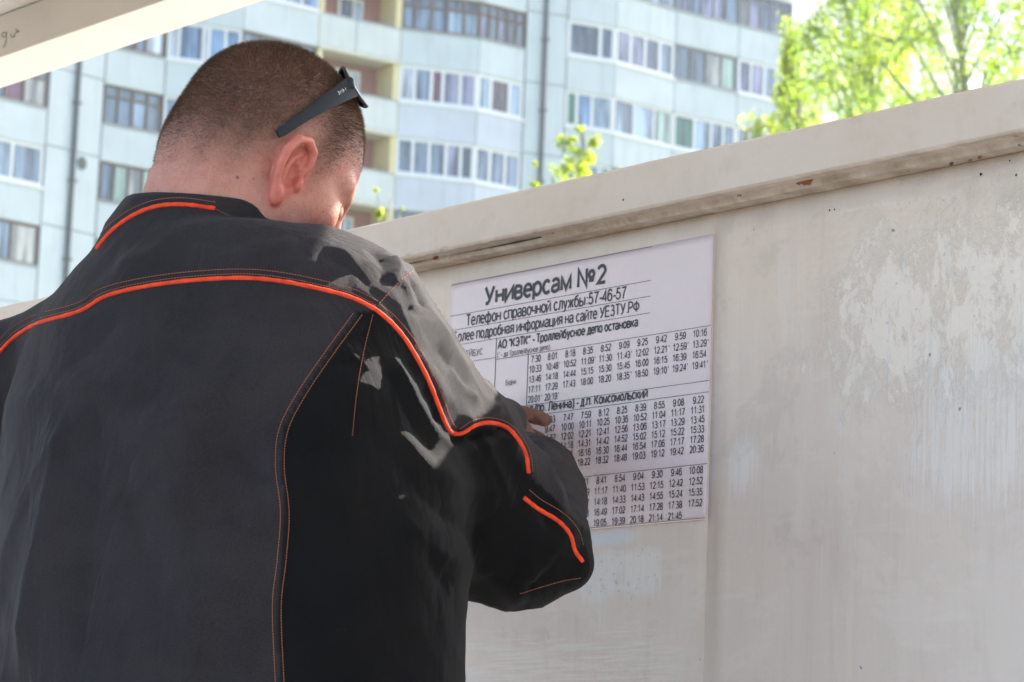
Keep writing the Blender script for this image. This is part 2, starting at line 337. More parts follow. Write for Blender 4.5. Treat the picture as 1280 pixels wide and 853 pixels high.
G = {' ': (.28, []), '-': (.36, [[(.03,.36),(.33,.36)]]), ':': (.28, [[(.11,.03),(.11,.13)],[(.11,.58),(.11,.68)]]), '.': (.28, [[(.11,.03),(.11,.13)]]),
 "'": (.18, [[(.06,.74),(.07,1.)]]), '"': (.34, [[(.06,.7),(.06,1.)],[(.22,.7),(.22,1.)]]), '(': (.30, [Ac(.34,.4,.28,.66,110,250)]), ')': (.30, [Ac(-.08,.4,.28,.66,70,-70)]),
 '0': (.58, [Ac(.23,.5,.23,.5,0,360,20)]), '1': (.58, [[(.04,.74),(.20,.86),(.28,1.),(.28,0)]]), '2': (.58, [Ac(.23,.74,.22,.26,160,-40,10)+[(.02,.03),(.46,.03)]]),
 '3': (.58, [ze(.46,1.)[0], ze(.46,1.)[1]]), '4': (.58, [[(.36,0),(.36,1.),(0,.27),(.48,.27)]]), '5': (.58, [[(.42,.97),(.10,.97),(.05,.5)]+Ac(.22,.32,.24,.30,120,-160,12)]),
 '6': (.58, [Ac(.23,.32,.23,.32,180,-180,16), [(0,.34)]+Ac(.25,.55,.25,.45,180,35,8)]), '7': (.58, [[(.02,.97),(.46,.97),(.26,.5),(.17,0)]]),
 '8': (.58, [Ac(.23,.74,.19,.25,0,360,16), Ac(.23,.26,.23,.26,0,360,16)]), '9': (.58, [Ac(.23,.68,.23,.31,0,360,16), [(.46,.66)]+Ac(.21,.45,.25,.45,0,-145,8)]),
 'У': (.68, [[(0,1.),(.28,.3)],[(.56,1.),(.26,.16),(.17,.02),(.04,.02)]]), 'Т': (.64, tt(.54,1.)), 'Б': (.68, [soft(.52,1.), [(0,.99),(.46,.99)]]), 'А': (.70, [[(0,0),(.29,1.),(.58,0)],[(.1,.34),(.48,.34)]]),
 'О': (.76, [oval(.62,1.)]), 'К': (.66, kk(.52,1.)), 'Э': (.70, [Ac(.28,.5,.30,.5,140,-140,16), [(.2,.5),(.58,.5)]]), 'Р': (.64, [[(0,0),(0,1.),(.3,1.)]+Ac(.3,.73,.22,.27,90,-90,8)+[(0,.46)]]),
 'Л': (.70, ll(.56,1.)), 'Е': (.64, [[(.50,1.),(0,1.),(0,0),(.52,0)],[(0,.52),(.46,.52)]]), 'Й': (.72, ii(.54,1.)+[Ac(.27,1.22,.13,.1,180,360,6)]), 'У2': (0, []), 'С': (.72, [cee(.60,1.)]),
 'З': (.60, ze(.48,1.)), 'Ф': (.80, [[(.33,-.02),(.33,1.02)], Ac(.33,.5,.33,.32,0,360,20)]), 'В': (.66, vee(.52,1.)), 'Н': (.70, nn(.54,1.)),
 '№': (1.10, [[(0,0),(0,1.),(.5,0),(.5,1.)], Ac(.80,.62,.15,.2,0,360,14), [(.66,.27),(.95,.27)]]), 'П': (.70, pi_(.54,1.)),
 'а': (.56, [[(.03,x_*.80)]+Ac(.22,x_*.74,.19,x_*.26,150,0,8)+[(.41,.14),(.45,0)], [(.41,x_*.56),(.18,x_*.50)]+Ac(.18,x_*.25,.18,x_*.25,90,270,8)+[(.30,.03),(.41,.16)]]),
 'б': (.58, [Ac(.23,.34,.23,.34,0,360,16), [(0,.36),(.02,.70),(.14,.88),(.42,1.)]]), 'в': (.54, vee(.42,x_)), 'г': (.42, [[(0,0),(0,x_),(.34,x_)]]), 'д': (.60, dd(.50,x_)),
 'е': (.56, [[(.0,x_*.52),(.46,x_*.52)]+Ac(.23,x_*.5,.23,x_*.5,4,318,16)]), 'ж': (.72, zh(.62,x_)), 'з': (.50, ze(.40,x_)), 'и': (.58, ii(lw,x_)), 'й': (.58, ii(lw,x_)+[Ac(.23,.98,.11,.09,180,360,6)]),
 'к': (.52, kk(.40,x_)), 'л': (.58, ll(lw,x_)), 'м': (.68, em(.54,x_)), 'н': (.57, nn(lw-.02,x_)), 'о': (.57, [oval(.46,x_)]), 'п': (.56, pi_(.43,x_)),
 'р': (.57, [[(0,-.26),(0,x_)], Ac(.23,x_/2,.23,x_/2,0,360,16)]), 'с': (.52, [cee(.44,x_)]), 'т': (.48, tt(.40,x_)), 'у': (.52, [[(0,x_),(.20,.04)],[(.40,x_),(.18,-.12),(.12,-.22),(0,-.24)]]),
 'ф': (.80, [[(.33,-.26),(.33,1.)], Ac(.17,x_/2,.17,x_/2,0,360,14), Ac(.49,x_/2,.17,x_/2,0,360,14)]), 'ц': (.60, [[(0,x_),(0,0),(.50,0),(.50,-.18)],[(.43,x_),(.43,0)]]),
 'ч': (.54, [[(0,x_),(0,x_*.55),(.08,x_*.40),(.40,x_*.42)],[(.41,x_),(.41,0)]]), 'ы': (.74, [soft(.40,x_), [(.60,0),(.60,x_)]]), 'ь': (.52, [soft(.40,x_)]), 'я': (.56, [[(.43,0),(.43,x_),(.17,x_)]+Ac(.17,x_*.76,.15,x_*.24,90,270,8)+[(.43,x_*.52)], [(.2,x_*.5),(0,0)]])}
TV, TF = [], []
def text(s, u, z, h, width=None, boldness=0., cond=.82):
    """flat lettering; h = cap height, u = left edge, width = total width"""
    adv = sum(G[c][0] for c in s)-.10; k = h; kx = (width/adv) if width else k*cond
    pw = h*(.118+boldness*1.9)/2; pwx = pw*min(1, kx/k*1.12); x = u+pwx; kx = kx*(1-2*pwx/(width or 1)) if width else kx
    q = 0
    for c in s:
        a, paths = G[c]
        for path in paths:
            P = [(x+p[0]*kx*.93, z+(p[1]*(1-.04)+.02)*k) for p in path]
            P = [p for i, p in enumerate(P) if i == 0 or abs(p[0]-P[i-1][0])+abs(p[1]-P[i-1][1]) > 1e-7]
            closed = abs(P[0][0]-P[-1][0])+abs(P[0][1]-P[-1][1]) < 1e-6; n = len(P); q += 1; yy = -.00245-.000006*(q % 9); b0 = len(TV)
            for i in range(n):
                pa = P[i-1] if i else (P[-2] if closed else None); pb = P[i+1] if i < n-1 else (P[1] if closed else None)
                def nrm(a_, b_): dx, dz = b_[0]-a_[0], b_[1]-a_[1]; L_ = math.hypot(dx, dz); return (-dz/L_, dx/L_)
                n1 = nrm(pa, P[i]) if pa else None; n2 = nrm(P[i], pb) if pb else None
                if n1 and n2:
                    m_ = (n1[0]+n2[0], n1[1]+n2[1]); L_ = math.hypot(*m_)
                    if L_ < .5: nx_, nz_ = n1
                    else:
                        m_ = (m_[0]/L_, m_[1]/L_); s_ = min(2.2, 1/max(.3, m_[0]*n1[0]+m_[1]*n1[1])); nx_, nz_ = m_[0]*s_, m_[1]*s_
                else: nx_, nz_ = n1 or n2
                TV.append((P[i][0]+nx_*pwx, yy, P[i][1]+nz_*pw)); TV.append((P[i][0]-nx_*pwx, yy, P[i][1]-nz_*pw))
            for i in range(n-1): a0 = b0+2*i; TF.append((a0, a0+1, a0+3, a0+2))
        x += a*kx
text('Универсам №2', -.3938, 1.6305, .0205, .2200, boldness=.042)
text('Телефон справочной службы:57-46-57', -.427, 1.6088, .0133, .287, boldness=.014)
text('Более подробная информация на сайте УЕЗТУ.РФ', -.4503, 1.5915, .0122, .3335, boldness=.014)
text('АО "КЭТК" - Троллейбусное депо остановка', -.365, 1.5752, .0098, .2465, boldness=.042)
text('ТРОЛЛЕЙБУС', -.4565, 1.5715, .0075, .065, boldness=.002)
text("( ' - до Троллейбусное депо)", -.3655, 1.5648, .0062, .0955)
text('Будни', -.3476, 1.5310, .0060, .0195)
text('Вокзал (пр. Ленина) - д.п. Комсомольский', -.3366, 1.4948, .0098, .2375, boldness=.042)
cols = [-.3060,-.2762,-.2452,-.2146,-.1840,-.1532,-.1226,-.0920,-.0612,-.0296]
B1 = ["7:30 8:01 8:18 8:35 8:52 9:09 9:25 9:42 9:59 10:16", "10:33 10:48' 10:52 11:09' 11:30 11:43' 12:02 12:21' 12:59' 13:29'",
      "13:46 14:18 14:44 15:15 15:30 15:45 16:00 16:15 16:39 16:54", "17:11 17:29 17:43 18:00 18:20 18:35' 18:50 19:10' 19:24' 19:41'", "20:01' 20:19'"]
B2 = [":09 7:33 7:47 7:59 8:12 8:25 8:39 8:55 9:08 9:22", "_ 9:47 10:00 10:11 10:25 10:36 10:52 11:04 11:17 11:31", "_ 11:52 12:02 12:21 12:41 12:56 13:06 13:17 13:29 13:45",
      "_ :08 14:18 14:31 14:42 14:52 15:02 15:12 15:22 15:33", "_ _ 16:03 16:16 16:30 16:44 16:54 17:06 17:17 17:28", "_ _ 18:12 18:22 18:32 18:48 19:03 19:12 19:42 20:36", "_ _ :39"]
B3 = ["_ _ _ 8:21 8:41 8:54 9:04 9:30 9:46 10:08", "_ _ _ 10:59 11:17 11:40 11:53 12:15 12:42 12:52", "_ _ _ :57 14:18 14:33 14:43 14:55 15:24 15:35",
      "_ _ _ :38 16:49 17:02 17:14 17:28 17:38 17:52", "_ _ _ :53 19:05 19:39 20:18 21:14 21:45"]
def block(rows, z0, dz):
    for r, row in enumerate(rows):
        for c, s in enumerate(row.split()):
            if s == '_': continue
            core = s.replace("'", ''); w_ = {3:.0125, 4:.0180, 5:.0228}[len(core)]
            sh = {3:.0105, 4:.003 if r == 0 else .003, 5:0.}[len(core)]
            text(core, cols[c]+sh, z0-r*dz, .0076, w_, boldness=.014)
            if s.endswith("'"): text("'", cols[c]+sh+w_+.0012, z0-r*dz, .0076, .0012)
block(B1, 1.5528, .01155); block(B2, 1.4805, .01055); block(B3, 1.4053, .01175)
me = bpy.data.meshes.new('printed_text'); me.from_pydata(TV, [], TF); pt = mobj('printed_text', me, ink.m, poster)
m = MB()
def hl(u0, u1, z): m.box(u0, u1, -.0025, -.0021, z-.00022, z+.00022)
def vl(u, z0, z1): m.box(u-.0003, u+.0003, -.0025, -.0021, z0, z1)
hl(ul, -.1005, 1.6238); hl(ul, -.1005, 1.6063); hl(ul, -.1005, 1.5878); hl(-.368, ur, 1.5630); hl(ul, -.368, 1.5655)
hl(-.368, ur, 1.5038); hl(-.345, ur, 1.4915); hl(-.35, ur, 1.4148); hl(ul, ur, 1.3572); hl(ul, -.1005, 1.6615)
vl(-.368, 1.357, 1.5878); vl(-.3085, 1.5038, 1.5630); m.box(-.4090,-.4072,-.0025,-.0021,1.5475,1.5492)
m.build('ruled_lines', ink.m, poster)
print('poster', time.time()-T0)
# ---------------------------------------------------------------- apartment building
B = empty('apartment_building', tuple(np.array([*(at(640,120,116.)[:2]), 0.])))
tag(B, 'tall pale blue-grey panel apartment block with glazed balconies behind the shelter', 'building')
BO = np.array(B.location)
def tl(P): return tuple(np.asarray(P, float)-BO)
Z0 = 116.2
COLS = {-560:.822, -440:.840, -320:.860, -190:.880, -60:.902, 61:.926, 95:.934, 130:.942, 205:.955, 300:.9635, 395:.982, 498:1.0, 597:1.0085, 655:1.0206, 707:1.0265, 768:1.0345, 843:1.0535, 922:1.070, 989:1.085}
def plan(px):
    r = ray(px, 120); k = COLS[px]*Z0; return np.array([r[0]/(-(RC.T@r)[2])*k, r[1]/(-(RC.T@r)[2])*k])
SILL = [CH+30.55+2.8, CH+30.55, CH+27.75, CH+24.95, CH+22.15, CH+19.35]   # rows 0..5
SILL = [SILL[0]+5.6, SILL[0]+2.8] + SILL                                  # two rows above
R0 = 2                                                                    # SILL[R0+k] = row k
bm = {}
def conc(name, col):
    k = NT(name); co = k.coord(); f = k.noise(co, .6, 6, .6); g = k.noise(k.coord((3,3,.35)), 1, 5, .6)
    c = k.mix(k.ramp(f, .3, .7), tuple(x*.92 for x in col), tuple(x*1.05 for x in col))
    c = k.mix(k.ramp(g, .52, .75, 0, .35), c, tuple(x*.62 for x in col))
    k.base(c); k.p.inputs['Roughness'].default_value = .85; k.bump(k.noise(co, 12, 4), .3, .01); return k.m
mc = conc('facade_concrete', (.60,.655,.665)); mcb = conc('facade_concrete_blue', (.60,.63,.69)); mcg = conc('facade_concrete_green', (.64,.67,.64))
mgap = plain('joint_sealant', (.13,.14,.14), .9)
mwhite = plain('window_frame_white', (.80,.80,.80), .5, var=.03); mbrown = plain('window_frame_brown', (.16,.12,.10), .7, var=.2)
mgrey = plain('window_frame_grey', (.22,.23,.24), .6, var=.15); mred = plain('loggia_back_wall_red', (.38,.18,.15), .85, var=.15, scale=1)
myel = plain('loggia_side_wall_yellow', (.72,.62,.34), .85, var=.06, scale=1); msof = plain('loggia_soffit', (.62,.60,.50), .85)
mpipe = plain('downpipe_metal', (.10,.11,.12), .6); mcap = plain('parapet_rail', (.42,.44,.44), .6)
def pane_mat(name, col):
    k = NT(name); co = k.coord(); f = k.noise(k.coord((2.6,2.6,.25)), 1, 4, .6)
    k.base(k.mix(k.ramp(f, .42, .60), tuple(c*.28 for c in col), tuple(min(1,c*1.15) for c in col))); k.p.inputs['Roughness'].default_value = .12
    k.p.inputs['Specular IOR Level'].default_value = .6; k.p.inputs['Coat Weight'].default_value = .6; k.p.inputs['Coat Roughness'].default_value = .03; return k.m
PM = {n: pane_mat('glass_'+t, c) for n, t, c in (('b','blue_grey',(.20,.27,.36)),('l','pale_blue',(.34,.45,.56)),('v','lavender_curtain',(.30,.29,.42)),('d','dark_room',(.05,.05,.06)),
    ('r','red_curtain',(.17,.035,.06)),('g','green_curtain',(.04,.17,.09)),('m','mint_curtain',(.36,.50,.40)),('c','cream_curtain',(.52,.50,.44)),('s','steel',(.14,.18,.21)),('w','white_panel',(.66,.70,.78)),
    ('k','sky_glass',(.22,.36,.58)),('n','brown_room',(.12,.06,.05)))}
def frame_T(pa, pb):
    d = pb-pa; L = np.linalg.norm(d); d = d/L; n = np.array([d[1], -d[0]])           # n points to the camera side
    if n[1] > 0: n = -n
    def T(s, t, z): q = pa+d*s+n*t; return (q[0]-BO[0], q[1]-BO[1], z)
    return T, L
def wall_panel(T, s0, s1, t0, t1, z0, z1, mat=None, name='wall_panel'):
    m = MB(); m.box(s0, s1, t0, t1, z0, z1, T); o = m.build(name, mat or mc, B); bevel(o, .02, 1); return o
def window(T, s0, s1, z0, z1, fm, panes, transom=0., fw=.07, wds=None, depth=-.10, sill=False):
    n = len(panes); wds = wds or [1]*n; tot = sum(wds); m = MB(); y0, y1 = depth, depth+.09
    m.box(s0, s1, y0, y1, z0, z0+fw, T); m.box(s0, s1, y0, y1, z1-fw, z1, T)
    x = s0; edges = [s0]
    for w_ in wds: x += (s1-s0)*w_/tot; edges.append(x)
    for i, e in enumerate(edges):
        a = e if i == 0 else (e-fw if i == n else e-fw/2); m.box(a, a+fw, y0+.001, y1+.004, z0+fw, z1-fw, T)
    if transom: m.box(s0+fw, s1-fw, y0+.002, y1-.002, z1-transom-fw, z1-transom, T)
    if sill: m.box(s0-.04, s1+.04, y0, y1+.10, z0-.10, z0-.002, T)
    fr = m.build('window', fm, B)
    for i, c in enumerate(panes):
        a, b_ = edges[i]+fw*.5, edges[i+1]-fw*.5
        mm = MB(); mm.box(a+.01, b_-.01, y0+.02, y0+.035, z0+fw+.001, (z1-transom-fw if transom else z1-fw)-.001, T)
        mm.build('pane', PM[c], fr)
        if transom:
            mm = MB(); mm.box(a+.01, b_-.01, y0+.02, y0+.035, z1-transom+.001, z1-fw-.001, T); mm.build('pane', PM['s' if c != 'w' else 'w'], fr)
    return fr
WH = 1.46
def bay(c0, c1, rows, pmat=None, ins=.03):
    """one column of loggias: rows = {row: (frame material, panes, transom, widths, fw)}"""
    T, L = frame_T(plan(c0), plan(c1))
    for k in range(-2, 6):
        zs = SILL[R0+k]; pm_ = pmat.get(k, mc) if pmat else mc
        wall_panel(T, .015, L-.015, -.28, 0, zs-2.8+WH+.01, zs-.012, pm_, 'parapet_panel')
        m = MB(); m.box(.0, L, -.2, .035, zs-.011, zs+.05, T); m.build('parapet_rail', mcap, B)
        spec = rows.get(k)
        if spec == 'open': continue
        if spec is None: spec = (random.choice((mwhite, mbrown, mgrey)), random.choice(('bvbl','lbbl','bcvb','sbbs')), 0, None, .08)
        fm, pn, tr, wd, fw = spec
        window(T, ins, L-ins, zs+.051, zs+WH, fm, pn, tr, fw, wd, -.14, fm is mwhite)
    wall_panel(T, .0, L, -.5, -.02, 0, SILL[R0+5]-2.8+WH)      # lower storeys, hidden by the shelter
    m = MB(); m.box(-.05, L+.05, -3.2, -.5, 0, SILL[0]+1.6, T); m.build('inner_wall', mgap if False else plain_room, B)
    wall_panel(T, 0, L, -.4, .02, SILL[0]+WH+.01, SILL[0]+4.2)
    return T, L
plain_room = plain('room_interior', (.16,.15,.14), .9)
def blank(c0, c1, step=2.8, mat=None, wins=None):
    T, L = frame_T(plan(c0), plan(c1)); wall_panel(T, 0, L, -.5, -.03, 0, SILL[0]+4, mgap, 'joint_backing')
    z = SILL[0]+1.55
    while z > 10: wall_panel(T, .03, L-.03, -.3, 0, z-2.77, z, mat); z -= 2.8
    return T, L
# left part, going on past the edge of the picture
rs_ = random.getstate()
for ca, cb in ((-560,-440),(-440,-320),(-320,-190),(-190,-60)): bay(ca, cb, {})
random.setstate(rs_)
bay(-60, 61, {3:(mbrown,'cbrc',.38,[1.2,1.2,.9,1.1],.07), 4:(mwhite,'blb',0,[1,1,1],.11), 5:(mbrown,'csbc',0,[1,1,1,1.2],.07), 2:(mbrown,'bsbs',.3,None,.07)})
blank(61, 95); blank(95, 130)
bay(130, 205, {2:(mbrown,'dsbw',0,[1,1,.7,1.4],.10), 3:(mbrown,'sbls',.38,None,.06), 4:(mbrown,'bmcm',0,None,.06)})
bay(205, 300, {2:(mwhite,'wkwkk',0,[.7,1.5,.35,1,1],.10), 1:(mwhite,'bkkb',0,None,.09), 3:(mwhite,'blbl',0,None,.09)})
bay(300, 395, {1:(mwhite,'klwlk',0,[1,1,.3,1,1],.08), 2:(mbrown,'bsbs',0,None,.07)})
# open loggias
T, L = frame_T(plan(395), plan(498))
for k in range(-2, 6):
    zs = SILL[R0+k]
    for a, b_ in ((.015, L*.45), (L*.45+.03, L-.015)): wall_panel(T, a, b_, -.16, 0, zs-1.20, zs-.03, mcg, 'parapet_panel')
    m = MB(); m.box(0, L, -.12, .02, zs-.029, zs+.03, T); m.build('parapet_rail', mcap, B)
    m = MB(); m.box(0, L, -1.3, .05, zs-1.38, zs-1.21, T); m.build('floor_slab', msof, B)
    m = MB(); m.box(0, L, -1.5, -1.2, zs-1.2, zs+1.41, T); m.build('loggia_back_wall', mred, B)
    m = MB(); m.box(L-.25, L, -1.2, -.01, zs-1.2, zs+1.41, T); m.build('loggia_side_wall', myel, B)
    m = MB(); m.box(0, .2, -1.2, -.01, zs-1.2, zs+1.41, T); m.build('loggia_side_wall', myel, B)
    T2 = lambda s, t, z, T=T: T(s, t-1.1, z)
    window(T2, L*.40, L*.40+1.1, zs-.1, zs+1.15, mwhite, 'dl', 0, .09, [1.6,1])
wall_panel(T, 0, L, -.5, -.02, 0, SILL[R0+5]-1.4)
# centre bays
bay(498, 597, {1:(mbrown,'bbbll',.42,[.8,1,1,1,1],.09), 2:(mwhite,'wbrvv',0,[1,1.1,.75,1.15,1.1],.12), 3:(mwhite,'bbbvb',0,[1.1,1.1,1.1,1,.9],.11), 0:(mbrown,'bbsb',0,None,.08)}, {2:mcb, 3:mcb}, .02)
bay(597, 655, {1:(mbrown,'vsvss',.42,None,.07), 2:(mwhite,'lnl',0,[1,1.4,1],.12), 3:(mwhite,'bbb',0,[1,1,1],.11)}, {2:mcb, 3:mcb}, .02)
blank(655, 707)
bay(707, 768, {0:(mwhite,'lkl',0,None,.09), 1:(mwhite,'sb',0,[2.2,1],.12), 2:(mwhite,'gkl',0,[.8,1.1,1.5],.10)})
bay(768, 843, {0:(mgrey,'blll',0,None,.07), 1:(mwhite,'vvbb',0,None,.11), 2:(mwhite,'llm',0,[1.3,1.3,1.2],.08), -1:(mgrey,'bbbb',0,None,.07)})
bay(843, 922, {0:(mgrey,'vbvvb',0,None,.06), 1:(mgrey,'sscm',0,None,.08), 2:(mwhite,'glbb',0,[1.2,1,.7,.7],.10)})
bay(922, 989, {0:(mgrey,'cvbvb',.3,None,.06), 1:(mwhite,'vvlv',0,None,.10), 2:(mwhite,'blbl',0,None,.09)})
# end wall and back of the block
e = plan(989); e2 = e+np.array([9., 12.]); T, L = frame_T(e, e2); wall_panel(T, 0, L, -.3, -.01, 0, SILL[0]+4.2)
def pipe(px, t=.08):
    for ca, cb in ((61,95),(95,130),(655,707)):
        if ca <= px <= cb:
            T, L = frame_T(plan(ca), plan(cb)); s = L*(px-ca)/(cb-ca); m = MB()
            m.tube([T(s, t, z) for z in (8, 20, 30, SILL[0]+3)], .09, 8); m.build('downpipe', mpipe, B, True)
            for z in np.arange(18, 40, 2.8): m = MB(); m.box(s-.13, s+.13, 0, .2, z, z+.08, T); m.build('pipe_clamp', mpipe, B)
pipe(94.9); pipe(678)
T, L = frame_T(plan(95), plan(130)); m = MB(); zc = CH+(1052-225)/FPX*.938*Z0
for a in np.linspace(0, 2*pi, 9)[:-1]: m.v.append(T(L*.35+.22*cos(a), .02, zc+.25*sin(a)))
m.f.append(tuple(range(8))); m.build('vent_hole', mgap, B)
m = MB(); P = [tl((*plan(c), SILL[0]+4.2)) for c in (-560,-320,-60,130,300,498,655,768,989)]
Q = [(p[0]-3, p[1]+14, p[2]) for p in P]
for i in range(len(P)-1): m.quad(P[i], P[i+1], Q[i+1], Q[i])
m.build('roof', mgrey, B)
print('building', time.time()-T0)

# ---------------------------------------------------------------- trees
def leaf_mat(name, ca, cb):
    k = NT(name); col = k.attr('leafcol'); c = k.mix(col, ca, cb)
    tr = k.n('ShaderNodeBsdfTranslucent'); df = k.n('ShaderNodeBsdfDiffuse'); mx = k.n('ShaderNodeMixShader')
    k.l(c, df.inputs[0]); hs = k.n('ShaderNodeHueSaturation'); hs.inputs['Hue'].default_value = .485; hs.inputs['Value'].default_value = 3.2; k.l(c, hs.inputs['Color']); k.l(hs.outputs[0], tr.inputs[0])
    mx.inputs[0].default_value = .62; k.l(df.outputs[0], mx.inputs[1]); k.l(tr.outputs[0], mx.inputs[2])
    out = [n for n in k.t.nodes if n.type == 'OUTPUT_MATERIAL'][0]; k.l(mx.outputs[0], out.inputs[0]); return k.m
ml = leaf_mat('birch_leaf', (.075,.15,.025), (.17,.22,.03)); ml2 = leaf_mat('young_leaf', (.12,.19,.02), (.20,.23,.03))
mbark = plain('birch_bark', (.30,.28,.24), .8, var=.4, scale=5)
def tree(label, base, h, spread, crown_lo, nclump, nleaf, ls, mat, seed, hang=.8, group=None, shape=1.0, tr=.11):
    rg = np.random.default_rng(seed); rnd = random.Random(seed)
    t = empty('birch_tree' if hang > .3 else 'young_tree', tuple(base)); tag(t, label, 'tree', group)
    tk = MB(); pts = [(.15*sin(z*.7+seed), .12*cos(z*.9+seed)-.12*cos(seed), z) for z in np.linspace(0, h*.97, 14)]
    pts = [(p[0]*min(1, p[2]/2), p[1]*min(1, p[2]/2), p[2]) for p in pts]
    tk.tube(pts, [tr*(1-.9*i/13)+.006 for i in range(14)], 8); tk.build('trunk', mbark, t, True)
    br = MB(); cl = []
    for i in range(nclump):
        z = crown_lo+(h-crown_lo)*((i+.5)/nclump)**.9; q = (z-crown_lo)/(h-crown_lo)
        R = spread*(sin(pi*min(1, .12+q*.9))**.7)*(1-q*.45)**shape*rnd.uniform(.55, 1.1); a = i*2.4+rnd.uniform(-.5, .5)
        p0 = Vector((.15*sin(z*.7+seed)*.8, 0, z*.93)); p1 = Vector((R*.55*cos(a), R*.55*sin(a), z+R*.35)); p2 = Vector((R*cos(a), R*sin(a), z+R*.25))
        br.tube([p0, p1, p2], [tr*.25*(1-q*.6), tr*.13, .006], 5)
        cl.append((p1.lerp(p2, .3), R*.42)); cl.append((p2, R*.40))
        for _ in range(3):
            aa = rnd.uniform(0, 6.28); pe = p1.lerp(p2, rnd.random())+Vector((cos(aa)*R*.3, sin(aa)*R*.3, R*rnd.uniform(-.25, .3)))
            br.tube([p1.lerp(p2, .3), pe], [.012, .004], 4); cl.append((pe, R*.33))
            if hang > .3:
                ln = rnd.uniform(.4, 1.3)*hang; pz = pe+Vector((rnd.uniform(-.1,.1), rnd.uniform(-.1,.1), -ln)); br.tube([pe, pz], [.006, .003], 4)
                for q_ in (.25, .5, .75, 1): cl.append((pe.lerp(pz, q_), .13))
    br.build('branches', mbark, t)
    w = np.array([c[1]**1.3 for c in cl]); w /= w.sum(); idx = rg.choice(len(cl), nleaf, p=w)
    cc = np.array([c[0] for c in cl])[idx]; rr = np.array([c[1] for c in cl])[idx]
    dirs = rg.normal(size=(nleaf, 3)); dirs /= np.linalg.norm(dirs, axis=1)[:, None]
    # sub-clumping: pull leaves towards random twig points so gaps open between them
    twig = rg.normal(size=(len(cl), 7, 3)); twig /= np.linalg.norm(twig, axis=2)[:, :, None]; tw = twig[idx, rg.integers(0, 7, nleaf)]
    pos = cc + (tw*.75+dirs*.33)*(rr*rg.uniform(.5, 1.0, nleaf))[:, None]; pos[:, 2] -= rr*.15
    u = rg.normal(size=(nleaf, 3)); u /= np.linalg.norm(u, axis=1)[:, None]; v = np.cross(u, rg.normal(size=(nleaf, 3))); v /= np.linalg.norm(v, axis=1)[:, None]
    s = ls*rg.uniform(.6, 1.25, nleaf)[:, None]
    V = np.stack([pos-u*s, pos+v*s*.55, pos+u*s, pos-v*s*.55], 1).reshape(-1, 3); F = np.arange(nleaf*4).reshape(-1, 4)
    me = np_mesh('crown', V, F, False); cv = np.clip(rg.normal(.5, .25, nleaf)+.35*np.sin(idx*1.7), 0, 1); set_attr(me, 'leafcol', np.repeat(cv, 4))
    mobj('crown', me, mat, t); return t
def gp(px, y): P = at(px, 1000, y); return np.array([P[0], P[1], 0])
def ztop(px, py, y): return at(px, py, y)[2]
b1 = gp(1190, 30.); tree('tall birch with light green hanging leaves at the right edge, above the wall', b1, 11.8, 2.0, 5.6, 52, 62000, .021, ml, 3, .9, 'trees behind the shelter')
b2 = gp(1060, 34.); tree('second birch, slightly farther off, left of the tall birch', b2, 12.6, 1.45, 6.2, 46, 42000, .022, ml, 8, .8, 'trees behind the shelter')
b3 = gp(965, 44.); tree('narrow yellow-green tree in front of the right end of the apartment block', b3, 13.2, 1.05, 7.4, 38, 26000, .024, ml2, 12, .5, 'trees behind the shelter', 1.4)
b4 = gp(697, 24.); tree('small bright yellow-green sapling standing tallest above the middle of the wall', b4, ztop(715,140,24.), .80, 4.5, 40, 26000, .0135, ml2, 21, .0, 'saplings behind the shelter', 1.6, .03)
b5 = gp(640, 24.); tree('thin sapling just left of the tallest sapling, its tip barely over the wall', b5, ztop(662,190,24.), .45, 4.0, 12, 3000, .028, ml2, 22, .0, 'saplings behind the shelter', 1.6, .02)
b6 = gp(434, 24.); tree('sapling whose top shows just beside the man\'s nose', b6, ztop(458,222,24.), .5, 3.5, 12, 4000, .028, ml2, 23, .0, 'saplings behind the shelter', 1.6, .02)
b7 = gp(468, 25.); tree('low sapling right of the one beside the man\'s nose', b7, ztop(487,244,25.), .45, 3.2, 12, 3000, .028, ml2, 24, .0, 'saplings behind the shelter', 1.6, .02)
print('trees', time.time()-T0)

# ---------------------------------------------------------------- air
b = MB(); b.box(-1600, 1600, -1600, 1600, -1.1, 62); hz = b.build('haze', None); tag(hz, kind='stuff')
hm_ = bpy.data.materials.new('haze_air'); hm_.use_nodes = True; ht_ = hm_.node_tree
for n_ in list(ht_.nodes): ht_.nodes.remove(n_)
ho = ht_.nodes.new('ShaderNodeOutputMaterial'); pv_ = ht_.nodes.new('ShaderNodeVolumePrincipled'); ht_.links.new(pv_.outputs[0], ho.inputs['Volume'])
pv_.inputs['Color'].default_value = (.93, .95, 1, 1); pv_.inputs['Density'].default_value = .00032; pv_.inputs['Anisotropy'].default_value = .3
hz.data.materials.append(hm_)
#@@END_B
#@@PERSON
# ---------------------------------------------------------------- sculpting: signed distance fields -> surface nets
def A3(p): return np.asarray(p, np.float32)
def ell(P, c, r, R=None):
    q = P-A3(c)
    if R is not None: q = q@A3(R)
    r = A3(r); k0 = np.linalg.norm(q/r, axis=1); k1 = np.linalg.norm(q/(r*r), axis=1)+1e-9; return k0*(k0-1)/k1
def rcone(P, a, b, ra, rb):
    a, b = A3(a), A3(b); ab = b-a; h = np.clip(((P-a)@ab)/(ab@ab), 0, 1); return np.linalg.norm(P-a-h[:,None]*ab, axis=1)-(ra+(rb-ra)*h)
def chain(P, pts, rs, k=0.):
    d = None
    for i in range(len(pts)-1):
        e = rcone(P, pts[i], pts[i+1], rs[i], rs[i+1]); d = e if d is None else (smin(d, e, k) if k else np.minimum(d, e))
    return d
def smin(a, b, k): h = np.clip(.5+.5*(b-a)/k, 0, 1); return b+(a-b)*h-k*h*(1-h)
